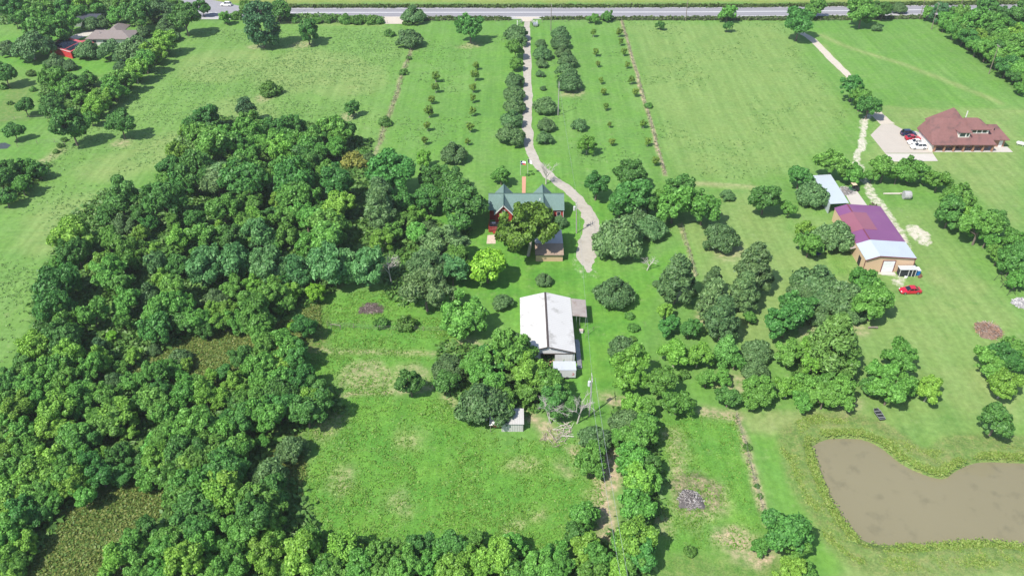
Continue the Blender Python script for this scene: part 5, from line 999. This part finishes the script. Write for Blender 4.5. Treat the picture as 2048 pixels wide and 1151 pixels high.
# --- undergrowth, weeds and reeds: countless, so one mesh each ---------------------------------------------
def scatter(name, polys, n, h, s, mat, seed, lean=.5, per=5, keepfn=None, clump=.25, flat=False):
    rg = np.random.RandomState(seed); X = []
    polys = [A(p) if not isinstance(p, np.ndarray) else p for p in polys]
    ar = [abs(np.sum(p[:,0]*np.roll(p[:,1],1)-p[:,1]*np.roll(p[:,0],1)))/2 for p in polys]
    for p, a in zip(polys, ar):
        m_ = int(n*a/sum(ar)*1.0); lo, hi = p.min(0), p.max(0); q = lo+rg.rand(int(m_*3)+50,2)*(hi-lo); q = q[inpoly(q[:,0],q[:,1],p)][:m_]; X.append(q)
    X = np.vstack(X)
    if keepfn is not None: X = X[keepfn(X[:,0],X[:,1])]
    m_ = len(X); hh = h*(.5+.8*rg.rand(m_))*(.6+.9*fbm(X[:,0],X[:,1],5,seed+2)); pos = np.repeat(np.c_[X, np.zeros(m_)],per,0); pos[:,:2] += rg.randn(m_*per,2)*clump; pos[:,2] = np.repeat(hh,per)*(.25+.75*rg.rand(m_*per))
    nr = rg.randn(m_*per,3)*lean+np.array([0,0,1.0]); V, F = cards(rg, pos, nr, s, 1.7, .35)
    o = npmesh(name, V, F, mat); tag(o, kind='stuff'); return o
notwater = lambda x, y: sdist(x, y, POND) > .1
WOOD = [[(0,800),(60,690),(70,590),(110,500),(120,450),(210,380),(330,380),(340,300),(390,230),(520,240),(640,250),(740,290),(740,480),(700,560),(640,600),(560,640),(430,655),(330,700),(240,745),(330,860),(300,950),(180,960),(120,1050),(40,1140),(-30,1151)],
        [(470,780),(660,780),(690,820),(600,860),(540,900),(490,980),(600,960),(640,1080),(960,1100),(1130,1120),(1230,1060),(1310,1130),(1290,1180),(560,1200),(240,1200),(330,1100),(340,960),(330,880),(400,800)],
        [(1225,815),(1310,830),(1320,1000),(1300,1110),(1240,1110),(1250,960),(1235,900)], [(1590,720),(1700,720),(1705,800),(1590,800)], [(1870,40),(1960,25),(2080,25),(2090,170),(2040,185),(1980,130),(1920,80)],
        [(0,0),(350,0),(360,40),(230,60),(90,40),(0,50)], [(330,75),(300,120),(230,190),(185,245),(170,240),(210,170),(280,110),(320,75)], [(90,150),(190,160),(180,230),(120,270),(80,210)], [(0,330),(100,330),(40,400),(0,410)], [(620,30),(765,36),(765,44),(560,46),(480,40)], [(800,420),(930,470),(900,560),(800,620),(760,560)], [(880,690),(1130,700),(1120,820),(960,840),(870,770)]]
scatter('undergrowth', WOOD, 30000, .8, .62, leafmat('leaves_undergrowth', (.075,.185,.035), (.15,.27,.06), .1), 7, .5, 5, clump=.5)
scatter('meadow_weeds', [CENTRE_FIELD, RIGHT_FIELD, MID_FIELD], 22000, .10, .21, leafmat('leaves_meadow_weeds', (.12,.27,.03), (.27,.42,.075), .1, .3), 11, .38, 3, clump=.22, keepfn=lambda x,y: fbm(x,y,6,61,3)+.5*(np.random.RandomState(4).rand(len(x))-.5) > .50)
BROWN = [[(345,945),(280,965),(170,1000),(90,1045),(20,1100),(-30,1210),(290,1210),(240,1110),(305,1050),(340,990)], [(215,745),(330,695),(420,655),(470,650),(590,640),(640,590),(640,650),(600,700),(520,705),(450,770),(400,780),(300,775)], [(500,985),(545,900),(580,850),(610,930),(600,1000)]]
scatter('rank_weeds', BROWN, 17000, .32, .26, leafmat('leaves_rank_weeds', (.12,.23,.042), (.29,.30,.085), .1, .35), 13, .6, 5, clump=.3)
ob_ = [np.array(POND)+(np.array(POND)-POND.mean(0))/np.linalg.norm(np.array(POND)-POND.mean(0),axis=1)[:,None]*6.5]
scatter('pond_reeds', ob_, 46000, .16, .19, leafmat('leaves_pond_reeds', (.18,.35,.05), (.38,.47,.13), .1, .4), 17, .6, 4, keepfn=lambda x,y: (sdist(x,y,POND) > .25) & (sdist(x,y,POND) < 4.6+4*(fbm(x,y,8,3)-.5)) & (fbm(x,y,5,9) > .36), clump=.25)
scatter('pasture_weeds', [[(400,60),(820,55),(760,280),(650,240),(480,230),(400,230),(330,320),(200,370),(120,470),(60,680),(0,730),(0,460),(100,310),(260,170)]], 16000, .12, .24, leafmat('leaves_pasture_weeds', (.10,.22,.055), (.19,.31,.09), .1), 19, .6, 3, keepfn=lambda x,y: fbm(x,y,18,8)+.5*(np.random.RandomState(6).rand(len(x))-.5) > .55, clump=.2)
scatter('orchard_tufts', [[(1250,45),(1560,45),(1700,230),(1600,330),(1480,360),(1340,350)], [(830,60),(1020,60),(1010,300),(940,330),(780,300)], [(1070,100),(1230,60),(1310,330),(1100,330)]], 8000, .10, .30, leafmat('leaves_orchard_tufts', (.10,.21,.05), (.17,.29,.08), .1), 23, .6, 2, keepfn=lambda x,y: fbm(x,y,16,28) > .54, clump=.2)
scatter('verge_weeds', [[(560,12),(1024,12),(1500,11),(2048,4),(2048,9),(1500,15),(1024,16),(560,16)], [(850,36),(1020,36),(1020,41),(850,41)], [(1085,36),(1600,36),(1850,33),(1850,38),(1600,41),(1085,40)]], 9000, .6, .55, leafmat('leaves_verge', (.05,.11,.025), (.11,.18,.04), .1), 29, .5, 4, clump=.4)
scatter('fence_weeds', [[(820,95),(828,95),(810,150),(785,225),(762,290),(752,290),(775,225),(801,150)], [(1240,42),(1246,42),(1291,195),(1334,350),(1327,350),(1284,195)], [(1468,832),(1476,832),(1494,890),(1512,960),(1537,1042),(1528,1042),(1503,960)], [(1360,450),(1366,450),(1395,552),(1388,552)]], 700, .25, .22, leafmat('leaves_fence_weeds', (.17,.20,.09), (.36,.32,.20), .1), 31, .7, 4, clump=.2)
for o in bpy.data.objects:
    if '_o' in o: del o['_o']
# ------------------------------------------------------------------ a little summer haze
hz = MB().box(-900, 900, -300, 1500, -3.0, 109.5); HM = bpy.data.materials.new('haze_air'); HM.use_nodes = True
HM.node_tree.nodes.remove(HM.node_tree.nodes['Principled BSDF']); pv = HM.node_tree.nodes.new('ShaderNodeVolumePrincipled')
pv.inputs['Color'].default_value = (.92,.95,1,1); pv.inputs['Density'].default_value = .00014; pv.inputs['Anisotropy'].default_value = .2
HM.node_tree.links.new(pv.outputs[0], HM.node_tree.nodes['Material Output'].inputs['Volume'])
tag(hz.build('haze', HM), kind='stuff')
